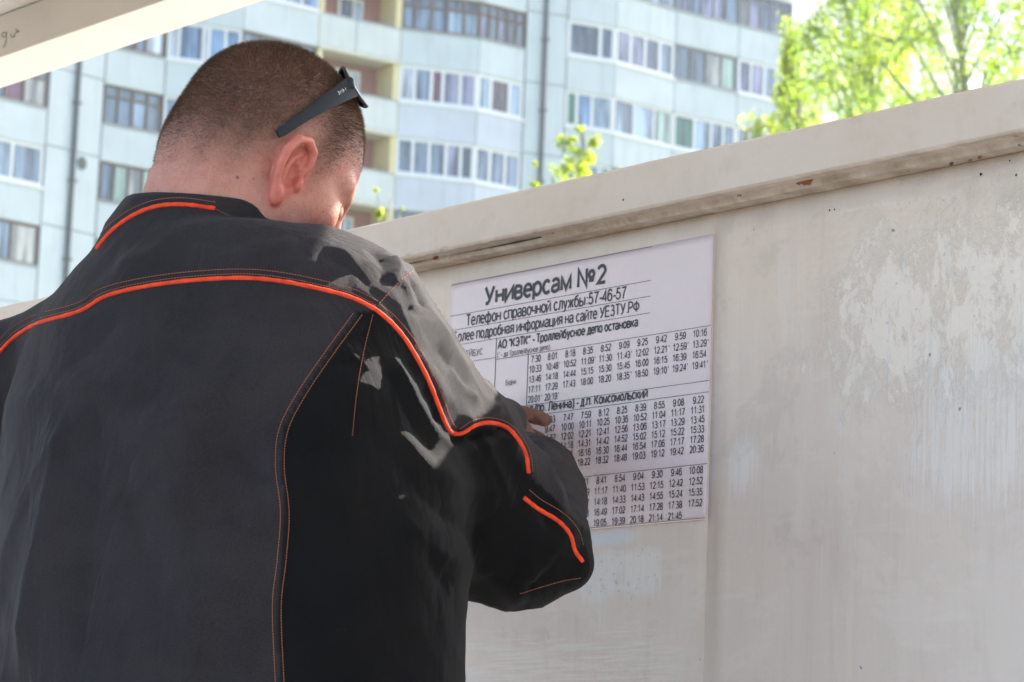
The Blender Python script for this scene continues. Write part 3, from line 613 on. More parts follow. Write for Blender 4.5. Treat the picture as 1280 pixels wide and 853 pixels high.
def smax(a, b, k): return -smin(-a, -b, k)
def surface_net(fn, lo, hi, res, relax=2):
    lo = np.asarray(lo, float); B_ = 8; nb = np.ceil((np.asarray(hi)-lo)/(res*B_)).astype(int)
    g = np.stack(np.meshgrid(*[np.arange(n) for n in nb], indexing='ij'), -1).reshape(-1, 3)
    cen = lo+(g+.5)*B_*res; d = fn(cen.astype(np.float32)); g = g[np.abs(d) < B_*res*.87*1.7]
    o = np.stack(np.meshgrid(*[np.arange(B_+1)]*3, indexing='ij'), -1).reshape(-1, 3)
    ny, nz_ = int(nb[1]*B_+2), int(nb[2]*B_+2)
    keys, verts, faces = [], [], []
    for s in range(0, len(g), 256):
        gg = g[s:s+256]; I = gg[:,None,:]*B_+o[None]; P = (lo+I*res).reshape(-1, 3).astype(np.float32)
        V = fn(P).reshape(len(gg), B_+1, B_+1, B_+1); I0 = (gg*B_)
        corner = [V[:, a:B_+a, b:B_+b, c:B_+c] for a in (0,1) for b in (0,1) for c in (0,1)]
        ins = np.stack([c < 0 for c in corner]); n_in = ins.sum(0); act = (n_in > 0) & (n_in < 8)
        w_ = np.argwhere(act); cv = np.stack([c[act] for c in corner], 1)
        offs = np.array([(a,b,c) for a in (0,1) for b in (0,1) for c in (0,1)], float)
        acc = np.zeros((len(w_), 3)); cnt = np.zeros(len(w_))
        for i in range(8):
            for j in range(i+1, 8):
                if abs(offs[i]-offs[j]).sum() == 1:
                    m = (cv[:,i] < 0) != (cv[:,j] < 0); t = np.where(m, cv[:,i]/(cv[:,i]-cv[:,j]+1e-20), 0)
                    acc += m[:,None]*(offs[i]+(offs[j]-offs[i])*t[:,None]); cnt += m
        G3 = I0[w_[:,0]]+w_[:,1:]; keys.append((G3[:,0]*ny+G3[:,1])*nz_+G3[:,2]); verts.append(lo+(G3+acc/cnt[:,None])*res)
        s0 = cv[:,0] < 0
        for ax, ci in ((0,4),(1,2),(2,1)):
            s1 = cv[:,ci] < 0; m = s0 != s1
            if not m.any(): continue
            q = G3[m]; e1 = np.zeros(3, int); e2 = np.zeros(3, int); e1[(ax+1)%3] = 1; e2[(ax+2)%3] = 1
            quad = np.stack([q, q-e1, q-e1-e2, q-e2], 1); quad[~s0[m]] = quad[~s0[m]][:, ::-1]
            faces.append((quad[...,0]*ny+quad[...,1])*nz_+quad[...,2])
    keys = np.concatenate(keys); verts = np.concatenate(verts); order = np.argsort(keys); keys = keys[order]; verts = verts[order]
    F = np.concatenate(faces); idx = np.searchsorted(keys, F); idx = np.clip(idx, 0, len(keys)-1); F = idx[(keys[idx] == F).all(1)]
    for _ in range(relax): verts = laplace(verts, F, .5)
    for _ in range(2):                                     # pull back onto the field
        e = res*.3; v32 = verts.astype(np.float32); d = fn(v32); gr = np.stack([fn(v32+np.eye(3, dtype=np.float32)[i]*e)-d for i in range(3)], 1)/e
        gl = np.linalg.norm(gr, axis=1); verts = verts-np.clip(d, -res, res)[:,None]*gr/np.maximum(gl, .5)[:,None]**2*.8
    return verts, F
def laplace(v, F, a):
    n = len(v); s = np.zeros((n, 3)); c = np.zeros(n)
    for i, j in ((0,1),(1,2),(2,3),(3,0)):
        for p, q in ((i,j),(j,i)):
            c += np.bincount(F[:,p], minlength=n)
            for k in range(3): s[:,k] += np.bincount(F[:,p], v[F[:,q],k], n)
    return v*(1-a)+a*s/np.maximum(c, 1)[:,None]
def normals(v, F):
    fn_ = np.cross(v[F[:,2]]-v[F[:,0]], v[F[:,3]]-v[F[:,1]]); n = np.zeros_like(v)
    for i in range(4):
        for k in range(3): n[:,k] += np.bincount(F[:,i], fn_[:,k], len(v))
    return n/np.maximum(np.linalg.norm(n, axis=1), 1e-12)[:,None]
def polydist(P, pts):
    d = np.full(len(P), 1e9); tt_ = np.zeros(len(P)); n = len(pts)-1
    for i in range(n):
        a, b = np.asarray(pts[i]), np.asarray(pts[i+1]); ab = b-a; h = np.clip(((P-a)@ab)/(ab@ab+1e-12), 0, 1); e = np.linalg.norm(P-a-h[:,None]*ab, axis=1)
        m = e < d; d[m] = e[m]; tt_[m] = (i+h[m])/n
    return d, tt_
def bvh(v, F): return BVHTree.FromPolygons([tuple(p) for p in v.tolist()], F.tolist())
def cast(tree_, px, py):
    h = tree_.ray_cast(Vector(CAM), Vector(ray(px, py)).normalized()); return h[0], h[1]
def smooth_path(pts, n):
    """Catmull-Rom through pixel points"""
    P = [np.array(p, float) for p in pts]; P = [2*P[0]-P[1]]+P+[2*P[-1]-P[-2]]; out = []; m = len(P)-3
    for i in range(n+1):
        t = i/n*m; k = min(int(t), m-1); t -= k; a, b, c, d = P[k:k+4]
        out.append(.5*((2*b)+(c-a)*t+(2*a-5*b+4*c-d)*t*t+(-a+3*b-3*c+d)*t**3))
    return out

PO = np.array([-.27, 2.86, 0.])
person = empty('person', tuple(PO))
tag(person, 'man with buzz-cut hair in black orange-piped work jacket, seen from behind at the poster', 'person')
def pobj(name, v, F, mat, parent=person, smooth=True):
    me = np_mesh(name, v-PO, F, smooth); return mobj(name, me, mat, parent)
# ---- head frame
HA, HP, HR = rad(27), rad(28), rad(0)
HX = np.array([cos(HA)*cos(HP), sin(HA)*cos(HP), -sin(HP)]); HY = np.array([-sin(HA), cos(HA), 0.]); HZ = np.cross(HX, HY)
HM = np.stack([HX, HY, HZ], 1); H0 = at(337, 205, 2.87); HS = .895
def toH(P): return ((P-A3(H0))@A3(HM))/HS
def fromH(q): return H0+HM@(np.asarray(q, float)*HS)
NB = at(262, 300, 2.865)           # neck base
NT_ = fromH((-.040, 0, -.045))
def ear(q, sy):
    """q in head coordinates; ear local frame: a forward, b up, c outwards"""
    e = q*A3((1, sy, 1)); e = (e-A3((-.001, .0765, -.029)))/1.19; yaw = rad(-20); tl_ = rad(-8)
    a = e[:,0]*cos(yaw)+e[:,1]*sin(yaw); c = -e[:,0]*sin(yaw)+e[:,1]*cos(yaw); b = e[:,2]
    a, b = a*cos(tl_)-b*sin(tl_), a*sin(tl_)+b*cos(tl_); E = np.stack([a-.004, b, c-.004], 1).astype(np.float32)
    base = ell(E, (-.004, .004, -.002), (.0165, .027, .0055)); d = base
    hel = [(.010,.004,0),(.0125,.016,.004),(.009,.027,.006),(-.001,.0325,.007),(-.013,.028,.008),(-.0195,.015,.008),(-.020,.002,.007),(-.0165,-.010,.005),(-.011,-.019,.003)]
    d = smin(d, chain(E, hel, [.0034,.0037,.0041,.0045,.0047,.0046,.0043,.0038,.0036]), .003)
    d = smax(d, -ell(E, (-.003, .018, .0070), (.0105, .0095, .0058)), .003)      # scapha
    d = smin(d, chain(E, [(.001,.021,.001),(-.0085,.011,.0035),(-.0105,.001,.004),(-.0075,-.0085,.003)], [.0026,.0032,.0034,.003]), .003)   # antihelix
    d = smax(d, -ell(E, (.001, -.001, .003), (.0085, .0115, .0100)), .0025)      # concha
    d = smin(d, ell(E, (-.0065, -.0235, .0022), (.0075, .0095, .0045)), .005)    # lobe
    d = smin(d, ell(E, (.0105, -.004, .0025), (.0038, .006, .0045)), .003)       # tragus
    return d
def head_sdf(P):
    q = toH(P).astype(np.float32)
    d = ell(q, (-.014, 0, .030), (.101, .080, .094))
    d = smin(d, ell(q, (-.045, 0, -.020), (.062, .064, .058)), .03)
    d = smin(d, ell(q, (.034, 0, -.015), (.058, .064, .080)), .03)
    d = smin(d, ell(q, (.030, 0, -.070), (.055, .058, .045)), .03)
    d = smin(d, ell(q, (.070, 0, -.098), (.024, .026, .020)), .025)
    s = q.copy(); s[:,1] = np.abs(s[:,1])
    d = smin(d, ell(s, (.052, .050, -.035), (.028, .022, .024)), .02)
    d = smin(d, ell(s, (.018, .058, -.070), (.026, .016, .030)), .02)            # jaw angle
    d = smin(d, rcone(s, (.083, .004, .006), (.070, .050, .010), .012, .009), .014)
    d = smax(d, -ell(s, (.100, .031, -.014), (.020, .017, .013)), .012)
    d = smin(d, ell(s, (.0765, .031, -.014), (.0125, .0125, .0120)), .003)
    d = smin(d, chain(q, [(.084,0,.002),(.100,0,-.024),(.114,0,-.043)], [.008,.009,.0115]), .010)
    d = smin(d, ell(s, (.103, .0125, -.047), (.010, .008, .0085)), .006)
    d = smax(d, -ell(s, (.106, .0075, -.0555), (.005, .0035, .004)), .002)
    d = smin(d, rcone(s, (.0965, .0, -.071), (.086, .022, -.073), .0065, .003), .006)
    d = smin(d, rcone(s, (.0945, .0, -.081), (.085, .019, -.079), .0070, .003), .006)
    d = smax(d, -rcone(s, (.103, .0, -.0762), (.090, .023, -.0760), .0016, .001), .003)
    nk = chain(P, [NT_, NT_*.5+NB*.5+np.array([-.004,-.004,0]), NB, NB+np.array([.01,.02,-.10])], [.062*HS, .064, .070, .078])
    d = smin(d*HS, nk, .035)
    d = smin(d, chain(P, [fromH((.045,0,-.09)), NB+np.array([.02,.02,-.01])], [.035,.05]), .04)
    for dz, rr_ in ((-.070,.0030),(-.092,.0035)):      # creases across the back of the neck
        d = smax(d, -(chain(q, [(-.088,.055,dz+.010),(-.108,.02,dz),(-.108,-.02,dz),(-.085,-.058,dz+.012)], [.0005,rr_,rr_,.0005], .004)), .006)
    e = smin(ear(q, -1), ear(q, 1), .001)*HS
    return smin(d, e, .006)
hv, hF = surface_net(head_sdf, H0-.17, H0+.18, .0024, 1)
# crop everything below the collar; the trunk of the body continues the same surface inside the jacket
ZC = NB[2]-.012
keep = (hv[hF][:,:,2] > ZC-.035).all(1); hF = hF[keep]
print('head', len(hv), time.time()-T0)

# ---- body joints
SR, SL_ = at(446, 410, 2.79), at(0, 486, 3.01)
ER, EL_ = at(655, 676, 2.885), np.array([-.44, 3.20, 1.18])
WR, WL = at(652, 575, 3.27), np.array([-.17, 3.45, 1.33])
HRn = wall_pt(-.352, 1.486, .032)            # knuckles of the right hand on the sheet
HLn = wall_pt(-.425, 1.385, .030)
TC = lambda z: np.array([-.262+.02*(1.5-z), 2.855-.03*max(0., 1.4-z), z])
RV = np.array([.866, -.5]); FV = np.array([.5, .866])
def trunk(P, grow=0.):
    z = P[:,2]; zt_ = [.55,.70,.88,1.0,1.15,1.30,1.40,1.47,1.53,1.57,1.62,1.70]
    a = np.interp(z, zt_, [.215,.225,.225,.232,.242,.242,.231,.213,.168,.120,.087,.07])+grow
    b_ = np.interp(z, zt_, [.160,.165,.155,.150,.158,.165,.160,.142,.118,.100,.085,.07])+grow
    cx = -.262+.02*(1.5-z); cy = np.interp(z, [.9,1.4,1.5,1.6,1.7], [2.835,2.848,2.856,2.866,2.88])
    x = P[:,0]-cx; y = P[:,1]-cy; u = x*RV[0]+y*RV[1]; v_ = x*FV[0]+y*FV[1]
    k0 = np.sqrt((u/a)**2+(v_/b_)**2); k1 = np.sqrt((u/a**2)**2+(v_/b_**2)**2)+1e-9; return k0*(k0-1)/k1
def hand_sdf(P, W, K, side):
    """palm from wrist W to knuckles K, four bent fingers and a thumb pressing on the sheet"""
    f = (K-W)/np.linalg.norm(K-W); nrm_ = -WN; up = np.cross(f, nrm_); up /= np.linalg.norm(up); up *= -1 if up[2] < 0 else 1
    nn_ = np.cross(up, f); nn_ *= 1 if nn_@(-WN) > 0 else -1
    d = rcone(P, W, K-f*.02, .026, .030)
    M_ = np.stack([f, up, nn_], 1); d = smin(d, ell(P, W+f*.065, (.050, .040, .017), M_), .02)
    for i, (o, ln) in enumerate(((.030,.036),(.010,.042),(-.010,.040),(-.029,.032))):
        k0_ = W+f*.100+up*o*1.0; k1_ = k0_+f*ln*.52+up*o*.12+nn_*.010; k2_ = k1_+f*ln*.10+nn_*.022; k3_ = k2_-f*.014+nn_*.008
        d = smin(d, chain(P, [k0_, k1_, k2_, k3_], [.0105,.0092,.0085,.0075]), .005)
        d = smin(d, ell(P, k0_-nn_*.004, (.010,.009,.009), M_), .006)
    t0 = W+f*.035-up*.020; t1 = t0+f*.034-up*.014+nn_*.010; t2 = t1+f*.028-up*.002+nn_*.012
    return smin(d, chain(P, [t0, t1, t2], [.014,.0115,.009]), .010)
def body_sdf(P):
    d = trunk(P, -.035)
    d = smax(d, P[:,2]-(NB[2]+.0), .02)
    d = smin(d, chain(P, [NB+np.array([0,0,.01]), NB+np.array([.01,.02,-.10])], [.066,.078]), .03)
    for s, e, w_ in ((SR, ER, WR), (SL_, EL_, WL)):
        d = smin(d, rcone(P, NB+np.array([0,0,-.06]), s, .05, .05), .03)
        d = smin(d, chain(P, [s, e, w_], [.05,.037,.024], .01), .02)
    for sx in (-1, 1):
        hp = np.array([*(PO[:2]+RV*.09*sx), .90]); kn = np.array([*(PO[:2]+RV*.11*sx+FV*.03), .50]); an = np.array([*(PO[:2]+RV*.12*sx), .10])
        d = smin(d, chain(P, [hp, kn, an], [.085,.055,.038]), .03)
        d = smin(d, rcone(P, an+np.array([0,0,-.045]), an+np.array([FV[0]*.14, FV[1]*.14, -.065]), .034, .028), .02)
    return d
def hands_sdf(P):
    d = hand_sdf(P, WR, HRn, 1); e = hand_sdf(P, WL, HLn, -1); d = np.minimum(d, e)
    return np.minimum(d, np.minimum(rcone(P, WR, ER, .026, .032), rcone(P, WL, EL_, .026, .032)))
bv, bF = surface_net(body_sdf, (-.75, 2.5, -.02), (.2, 3.65, 1.68), .012)
# hide the coarse hand end: fine hands take over at the wrists
r1 = surface_net(lambda P: hand_and_wrist(P, WR, ER, HRn), np.minimum(WR, HRn)-.09, np.maximum(WR, HRn)+.09, .003) if False else None
def fine_hand(W, E, K, side):
    fn_ = lambda P: smin(hand_sdf(P, W, K, side), rcone(P, W, W+(E-W)*.25, .026, .029), .01)
    return surface_net(fn_, np.minimum(W, K)-.11, np.maximum(W, K)+.11, .003)
parts = [(hv, hF), (bv, bF), fine_hand(WR, ER, HRn, 1), fine_hand(WL, EL_, HLn, -1)]
off = 0; VV, FF = [], []
for v_, f_ in parts: VV.append(v_); FF.append(f_+off); off += len(v_)
VV = np.concatenate(VV); FF = np.concatenate(FF)
# ---- skin and scalp colouring
q = toH(VV.astype(np.float32)); nh = len(hv); nrm_v = normals(VV, FF)
def sstep(x, a, b): t = np.clip((x-a)/(b-a), 0, 1); return t*t*(3-2*t)
def hairmask(q):
    x, y, z = q[:,0], np.abs(q[:,1]), q[:,2]
    xs = [-.13,-.10,-.06,-.035,-.022,-.012,.005,.014,.022,.034,.046,.058,.070,.085,.12]
    hl = np.interp(x, xs, [-.070,-.070,-.062,-.040,-.012,.012,.020,.006,-.018,-.012,.010,.026,.040,.052,.060])
    wob = .003*np.sin(x*210)+.003*np.sin(y*170+x*90)
    return np.clip((z-hl+wob+.022)/.098, 0, 1)
hm = hairmask(q); hm[nh:] = 0
earm = np.minimum(ear(q.astype(np.float32), -1), ear(q.astype(np.float32), 1)); earm = sstep(-earm, -.006, -.001); earm[nh:] = 0
hm = hm*(1-earm)
rs = lambda s, k: np.sin(VV[:,0]*s+k)*np.sin(VV[:,1]*s*1.13+k*2)*np.sin(VV[:,2]*s*.93+k*3)
skin = np.array([.52,.25,.185])[None]*np.ones((len(VV),1))
skin = skin*(1-earm[:,None])+np.array([.58,.185,.135])[None]*earm[:,None]
red = sstep(q[:,2], .01, -.06)*sstep(q[:,0], -.02, .05)*.5; skin = skin*(1-red[:,None])+skin*np.array([1.08,.84,.80])*red[:,None]
beard = sstep(-q[:,2], .035, .06)*sstep(q[:,0], .0, .03); beard[nh:] = 0
skin = skin*(1-.22*beard[:,None])
hands_shade_c = np.array([.20,.10,.062]); skin[nh:] = hands_shade_c  # hands darker than the head: their shade is put into the skin colour
scal = np.array([.17,.088,.056])[None]*np.ones((len(VV),1))
dens = sstep(hm, 0, .85)*.85
colv = skin*(1-dens[:,None])+scal*dens[:,None]
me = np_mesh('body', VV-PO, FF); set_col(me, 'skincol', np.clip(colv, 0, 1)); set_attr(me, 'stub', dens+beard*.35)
km = NT('skin'); c = km.attr('skincol', 'Color'); co = km.coord()
g1 = km.noise(co, 900, 3, .7); g2 = km.noise(km.coord((1,1,1)), 120, 5, .6); st = km.attr('stub')
c = km.mix(km.math('MULTIPLY', km.ramp(g1, .45, .62), km.math('MULTIPLY', st, .6)), c, (.05,.028,.018))
c = km.mix(km.ramp(g2, .45, .65, 0, .5), c, km.mix(1., c, (1.05,.78,.72), 'MULTIPLY'))
g3 = km.noise(co, 32, 5, .65, .5); c = km.mix(km.ramp(g3, .42, .62, 0, .6), c, km.mix(1., c, (.86,.72,.66), 'MULTIPLY'))
g4 = km.noise(co, 330, 3, .6); c = km.mix(km.ramp(g4, .52, .68, 0, .5), c, km.mix(1., c, (.80,.68,.62), 'MULTIPLY'))
c = km.mix(km.ramp(km.noise(co, 75, 1, .3), .76, .785, 0, .7), c, (.14,.05,.03))
km.base(c); km.p.inputs['Roughness'].default_value = .52; km.p.inputs['Subsurface Weight'].default_value = .12
km.p.inputs['Subsurface Radius'].default_value = (.012,.004,.002); km.p.inputs['Subsurface Scale'].default_value = .6; km.bump(km.math('ADD', km.math('ADD', g1, km.math('MULTIPLY', g4, 1.5)), km.math('MULTIPLY', g2, 2.5)), .45, .0009)
body = mobj('body', me, km.m, person)
print('body', len(VV), time.time()-T0)
# ---- buzz-cut hair: short individual bristles over the scalp
hvn = nrm_v[:nh]; hmm = hm[:nh]; tri = np.concatenate([hF[:,[0,1,2]], hF[:,[0,2,3]]]); ar = .5*np.linalg.norm(np.cross(hv[tri[:,1]]-hv[tri[:,0]], hv[tri[:,2]]-hv[tri[:,0]]), axis=1)
wgt = ar*np.clip(hmm[tri].mean(1), 0, 1)**1.1; wgt /= wgt.sum(); NH = 80000; ti = RNG.choice(len(tri), NH, p=wgt)
bc = RNG.dirichlet((1,1,1), NH); p0 = (hv[tri[ti]]*bc[:,:,None]).sum(1); n0 = (hvn[tri[ti]]*bc[:,:,None]).sum(1); hm0 = (hmm[tri[ti]]*bc).sum(1)
flow = (HX*.5-HZ*.9)[None]*np.ones((NH,1)); qq = toH(p0.astype(np.float32)); flow = np.where((qq[:,0] < -.02)[:,None], -HZ[None]*1.0, HX[None]*.7-HZ[None]*.5)
flow = flow-n0*(flow*n0).sum(1)[:,None]; L_ = (.0012+.0040*hm0)*RNG.uniform(.7, 1.2, NH)
dr = n0*1.0+flow*.75+RNG.normal(size=(NH,3))*.22; dr /= np.linalg.norm(dr, axis=1)[:,None]
sd = np.cross(dr, RNG.normal(size=(NH,3))); sd /= np.linalg.norm(sd, axis=1)[:,None]; wd = .00017*RNG.uniform(.7, 1.3, NH)[:,None]
Vh = np.stack([p0-n0*.0006-sd*wd, p0-n0*.0006+sd*wd, p0+dr*L_[:,None]], 1).reshape(-1,3)
meh = np_mesh('hair', Vh-PO, np.arange(NH*3).reshape(-1,3), False); set_attr(meh, 'tone', np.repeat(np.clip(RNG.normal(.5,.25,NH)+.2*np.sin(p0[:,0]*90)*np.sin(p0[:,2]*70), 0, 1), 3))
kh = NT('hair'); kh.base(kh.mix(kh.attr('tone'), (.05,.027,.015), (.24,.135,.08))); kh.p.inputs['Roughness'].default_value = .45
hair = mobj('hair', meh, kh.m, person)
tag(hair, 'very short brown buzz-cut hair')
print('hair', time.time()-T0)

# ---- jacket
CT, CB = at(276, 264, 2.862), at(246, 330, 2.868)       # collar axis, top and bottom
def jacket_sdf(P):
    d = smax(trunk(P, 0.), P[:,2]-1.565, .02)
    d = smin(d, rcone(P, at(285,350,2.86), SR+np.array([-.005,0,.0]), .056, .060), .03)
    d = smin(d, rcone(P, at(235,350,2.87), SL_, .056, .052), .03)
    arm = chain(P, [SR, SR*.45+ER*.55+np.array([.004,.0,.002]), ER], [.064,.062,.057], .01)
    d = smin(d, arm, .035)
    d = smin(d, rcone(P, at(525,665,2.875), at(620,702,2.885), .045, .036), .04)
    d = smin(d, chain(P, [ER, ER*.45+WR*.55+np.array([.012,0,.0]), WR], [.056,.052,.044], .01), .014)
    d = smin(d, chain(P, [SL_, EL_, WL], [.058,.056,.044], .01), .03)
    d = smax(d, .80-P[:,2], .006)
    col_ = rcone(P, CB, CT, .094, .081); d = smin(d, smax(smax(col_, (P-A3(CT+np.array([0,0,.006])))@A3((.06,-.10,.993)), .006), (P-A3(at(275,228,2.80)))@A3((.50,.0,.866)), .008), .012)
    d = smax(d, -rcone(P, CT+np.array([0.008,0.008,-.016]), CT+np.array([.02,.03,.14]), .073, .090), .003)
    d = smin(d, rcone(P, at(585,535,2.85), at(630,526,2.875), .034, .021), .016)
    d = smin(d, rcone(P, ER+np.array([.012,-.01,-.01]), at(716,706,2.875), .044, .018), .02)
    for W, E in ((WR, ER), (WL, EL_)):
        ax = (W-E)/np.linalg.norm(W-E); d = smax(d, (P-A3(W))@A3(ax), .003); d = smax(d, -rcone(P, W-ax*.03, W+ax*.05, .035, .036), .003)
    return d
jv, jF = surface_net(jacket_sdf, (-.72, 2.5, .76), (.22, 3.55, 1.72), .0038, 1)
print('jacket', len(jv), time.time()-T0)
jn = normals(jv, jF); jt = bvh(jv, jF)
def path3(pts, n=None):
    out = []
    for p in smooth_path(pts, n or max(6, int(len(pts)*4))):
        h, _ = cast(jt, p[0], p[1])
        if h is not None: out.append(np.array(h))
    return out
# folds: (pixel path, amplitude m, width m); negative = groove
folds = [
 ([(80,500),(70,600),(45,720),(25,853)], .011, .022), ([(110,480),(118,600),(100,720),(95,853)], -.009, .020), ([(205,500),(215,600),(235,720),(250,853)], .008, .028),
 ([(262,520),(300,570),(345,610)], -.009, .014), ([(225,480),(238,560),(235,660)], .008, .020), ([(180,690),(225,770),(300,800)], -.004, .02), ([(300,700),(260,760),(240,853)], .004, .02), ([(150,540),(165,640),(200,750)], -.004, .014),
 ([(30,430),(80,520),(90,600)], -.004, .018), ([(150,390),(120,430),(80,460)], -.003, .012), ([(400,560),(430,640),(440,760),(430,853)], .004, .024), ([(480,600),(470,680),(480,760),(520,853)], -.003, .026),
 ([(492,440),(512,478),(535,520),(560,552),(600,560)], .0042, .006), ([(478,445),(500,492),(525,540),(555,575)], -.004, .009), ([(434,432),(440,442),(444,452)], .003, .006), ([(500,530),(540,580),(590,612),(650,625)], .004, .012), ([(490,560),(550,640),(620,680)], -.005, .016), ([(500,640),(560,700),(640,715)], .006, .014),
 ([(530,660),(540,700),(562,740)], -.006, .014),
 ([(562,552),(590,548),(620,540),(640,528)], -.012, .0075), ([(575,530),(600,520),(628,508)], .007, .010), ([(600,562),(625,548),(650,545)], .006, .010),
 ([(516,352),(524,372),(528,385)], -.006, .006), ([(505,350),(510,372),(516,392)], .004, .006), ([(515,440),(540,470),(560,510)], .0045, .010), ([(545,430),(565,460),(590,490)], -.004, .008), ([(530,480),(545,505),(552,530)], -.005, .007),
 ([(560,455),(575,480),(600,505)], .005, .009), ([(672,560),(690,600),(705,640)], .006, .012), ([(690,570),(712,610),(722,650)], -.006, .010), ([(655,600),(680,640),(690,660)], -.004, .010), ([(700,690),(690,715),(650,745)], -.005, .010),
 ([(380,300),(420,312),(450,330)], .003, .010), ([(400,320),(440,335),(470,360)], -.003, .009), ([(462,308),(480,330),(478,360)], -.0045, .008), ([(490,320),(498,335),(490,355)], .004, .007),
 ([(225,300),(260,300),(310,312)], -.003, .012), ([(140,330),(180,320),(220,325)], .003, .014)]
disp = np.zeros(len(jv))
for pts, amp, wd_ in folds:
    p3 = path3(pts)
    if len(p3) < 2: continue
    d, t = polydist(jv, p3); disp += amp*np.exp(-(np.abs(d)/wd_)**1.35)*np.clip(np.minimum(t, 1-t)*6, 0, 1)
def lf(P, s, k): return np.sin(P[:,0]*s+np.sin(P[:,2]*s*.7+k)*1.3+k)*np.sin(P[:,1]*s*.9+P[:,2]*s*.5+2*k)
onarm = np.exp(-np.maximum(0, chain(jv.astype(np.float32), [SR, ER, WR], [.07,.07,.06]))/.02)
back_w = np.clip((1.5-jv[:,2])/.15, 0, 1)*(1-onarm)
rid = lambda s, k: 1-2*np.abs(lf(jv+.02*np.stack([lf(jv, s*.6, k+5), lf(jv, s*.6, k+7), lf(jv, s*.6, k+9)], 1), s, k))**.7
disp += back_w*.0022*rid(17, 6)+.0012*lf(jv, 38, 1)+(.0008+.0014*onarm)*rid(30, 2)+(.0003+.0008*onarm)*rid(75, 4)
colm = np.linalg.norm(jv-CT, axis=1) < .11; disp[colm] *= .35
jv = jv+jn*disp[:,None]; jn = normals(jv, jF); jt = bvh(jv, jF)
# panels: navy back and yoke, black side and sleeve (cloth of two colours sewn together along the seams)
seam_px = [(470,386),(447,392),(412,440),(378,490),(355,535),(350,580),(356,640),(352,700),(346,760),(350,860)]
pipA = [(-30,470),(-10,448),(0,440),(20,421),(50,404),(100,390),(130,372),(170,361),(230,352),(300,348),(350,352),(400,362),(440,373),(470,388)]
pipB = [(470,388),(490,405),(510,430),(530,465),(545,500),(556,530),(564,541)]; pipB2 = [(578,541),(592,532),(610,528),(630,533),(646,548),(657,570),(660,592)]
pipC = [(654,622),(670,635),(695,650),(712,668),(718,688),(728,702)]; pipD = [(121,312),(132,298),(146,284),(170,268),(198,258),(230,256),(269,261)]
def projall(P):
    k = (P-CAM)@RC; return 640+FPX*k[:,0]/-k[:,2], 426.5-FPX*k[:,1]/-k[:,2]
jx, jy = projall(jv); sxp = np.interp(jy, [p[1] for p in seam_px], [p[0] for p in seam_px])
yoke = np.interp(jx, [p[0] for p in pipA[1:]], [p[1] for p in pipA[1:]]); armc = np.interp(jx, [470,510,545,563,600,640,660,760], [388,430,500,541,530,540,590,690])
black = np.where(jx > sxp, 1., 0.)*np.where(jx < 470, (jy > yoke), (jy > armc)).astype(float)
front = (jn@np.array([.5,.866,0]) > .15); black[front & (jx < 470)] = 1
dx_ = np.clip((jx-sxp)/4., -1, 1)*.5+.5
black = np.minimum(black, np.where(jy > 392, dx_, 1))
kj = NT('jacket_cloth'); co = kj.coord(); bl = kj.attr('black'); f = kj.noise(co, 14, 5, .6); tw = kj.n('ShaderNodeTexWave'); kj.l(kj.coord((1,1,1)), tw.inputs[0]); tw.inputs['Scale'].default_value = 520; tw.bands_direction = 'DIAGONAL'
navy = kj.mix(kj.ramp(f, .35, .65), (.023,.0195,.0205), (.031,.0265,.0275)); blk = kj.mix(kj.ramp(f, .35, .65), (.0042,.0038,.0037), (.0062,.0057,.0055))
c = kj.mix(bl, navy, blk); c = kj.mix(kj.math('MULTIPLY', kj.ramp(kj.noise(co, 700, 2, .6), .35, .65), .45), c, kj.mix(1., c, (1.9,1.9,1.9), 'MULTIPLY')); lint = kj.ramp(kj.noise(co, 260, 2, .4), .80, .83); c = kj.mix(kj.math('MULTIPLY', lint, .35), c, (.25,.24,.24))
kj.base(c); kj.p.inputs['Roughness'].default_value = .75; kj.p.inputs['Specular IOR Level'].default_value = .12
kj.p.inputs['Sheen Weight'].default_value = .07; kj.p.inputs['Sheen Roughness'].default_value = .3
kj.bump(kj.math('ADD', kj.math('MULTIPLY', tw.outputs['Fac'], .6), kj.math('ADD', kj.math('MULTIPLY', kj.noise(co, 420, 3), .6), kj.math('MULTIPLY', kj.noise(co, 45, 4), 3.))), .55, .0008, kj.bump(kj.math('ABSOLUTE', kj.math('SUBTRACT', kj.noise(kj.coord((9,9,4)), 1, 4, .5, .8), .5)), .55, .030))
mej = np_mesh('jacket', jv-PO, jF); set_attr(mej, 'black', black); jacket = mobj('jacket', mej, kj.m, person); tag(jacket, 'black and dark navy work jacket with orange piping and stitching')
mo = NT('orange_piping'); mo.base(mo.mix(mo.ramp(mo.noise(mo.coord(), 90, 4), .35, .65), (.66,.05,.018), (.88,.085,.028))); mo.p.inputs['Roughness'].default_value = .8; mo.p.inputs['Specular IOR Level'].default_value = .2; mo.p.inputs['Emission Strength'].default_value = 0
ms = plain('orange_thread', (.34,.11,.05), .7, var=.2)
def surf(px, py, lift):
    h, n = cast(jt, px, py)
    if h is None: return None
    return np.array(h)+np.array(n)*lift, np.array(n)
def piping(pts, r=.0021, n=None):
    P = smooth_path(pts, n or len(pts)*7); out = []
    for p in P:
        s = surf(p[0], p[1], .0006)
        if s is not None: out.append(s[0])
    out = np.array(out)
    for _ in range(3): out[1:-1] = out[1:-1]*.5+.25*(out[:-2]+out[2:])
    m = MB(); m.tube([tuple(o-PO) for o in out], [r*(1+.16*nz(i*.21, 3, 1)) for i in range(len(out))], 8); m.build('piping', mo.m, jacket, True)
for p in (pipA, pipB+pipB2, pipC, pipD): piping(p)
stit = MB()
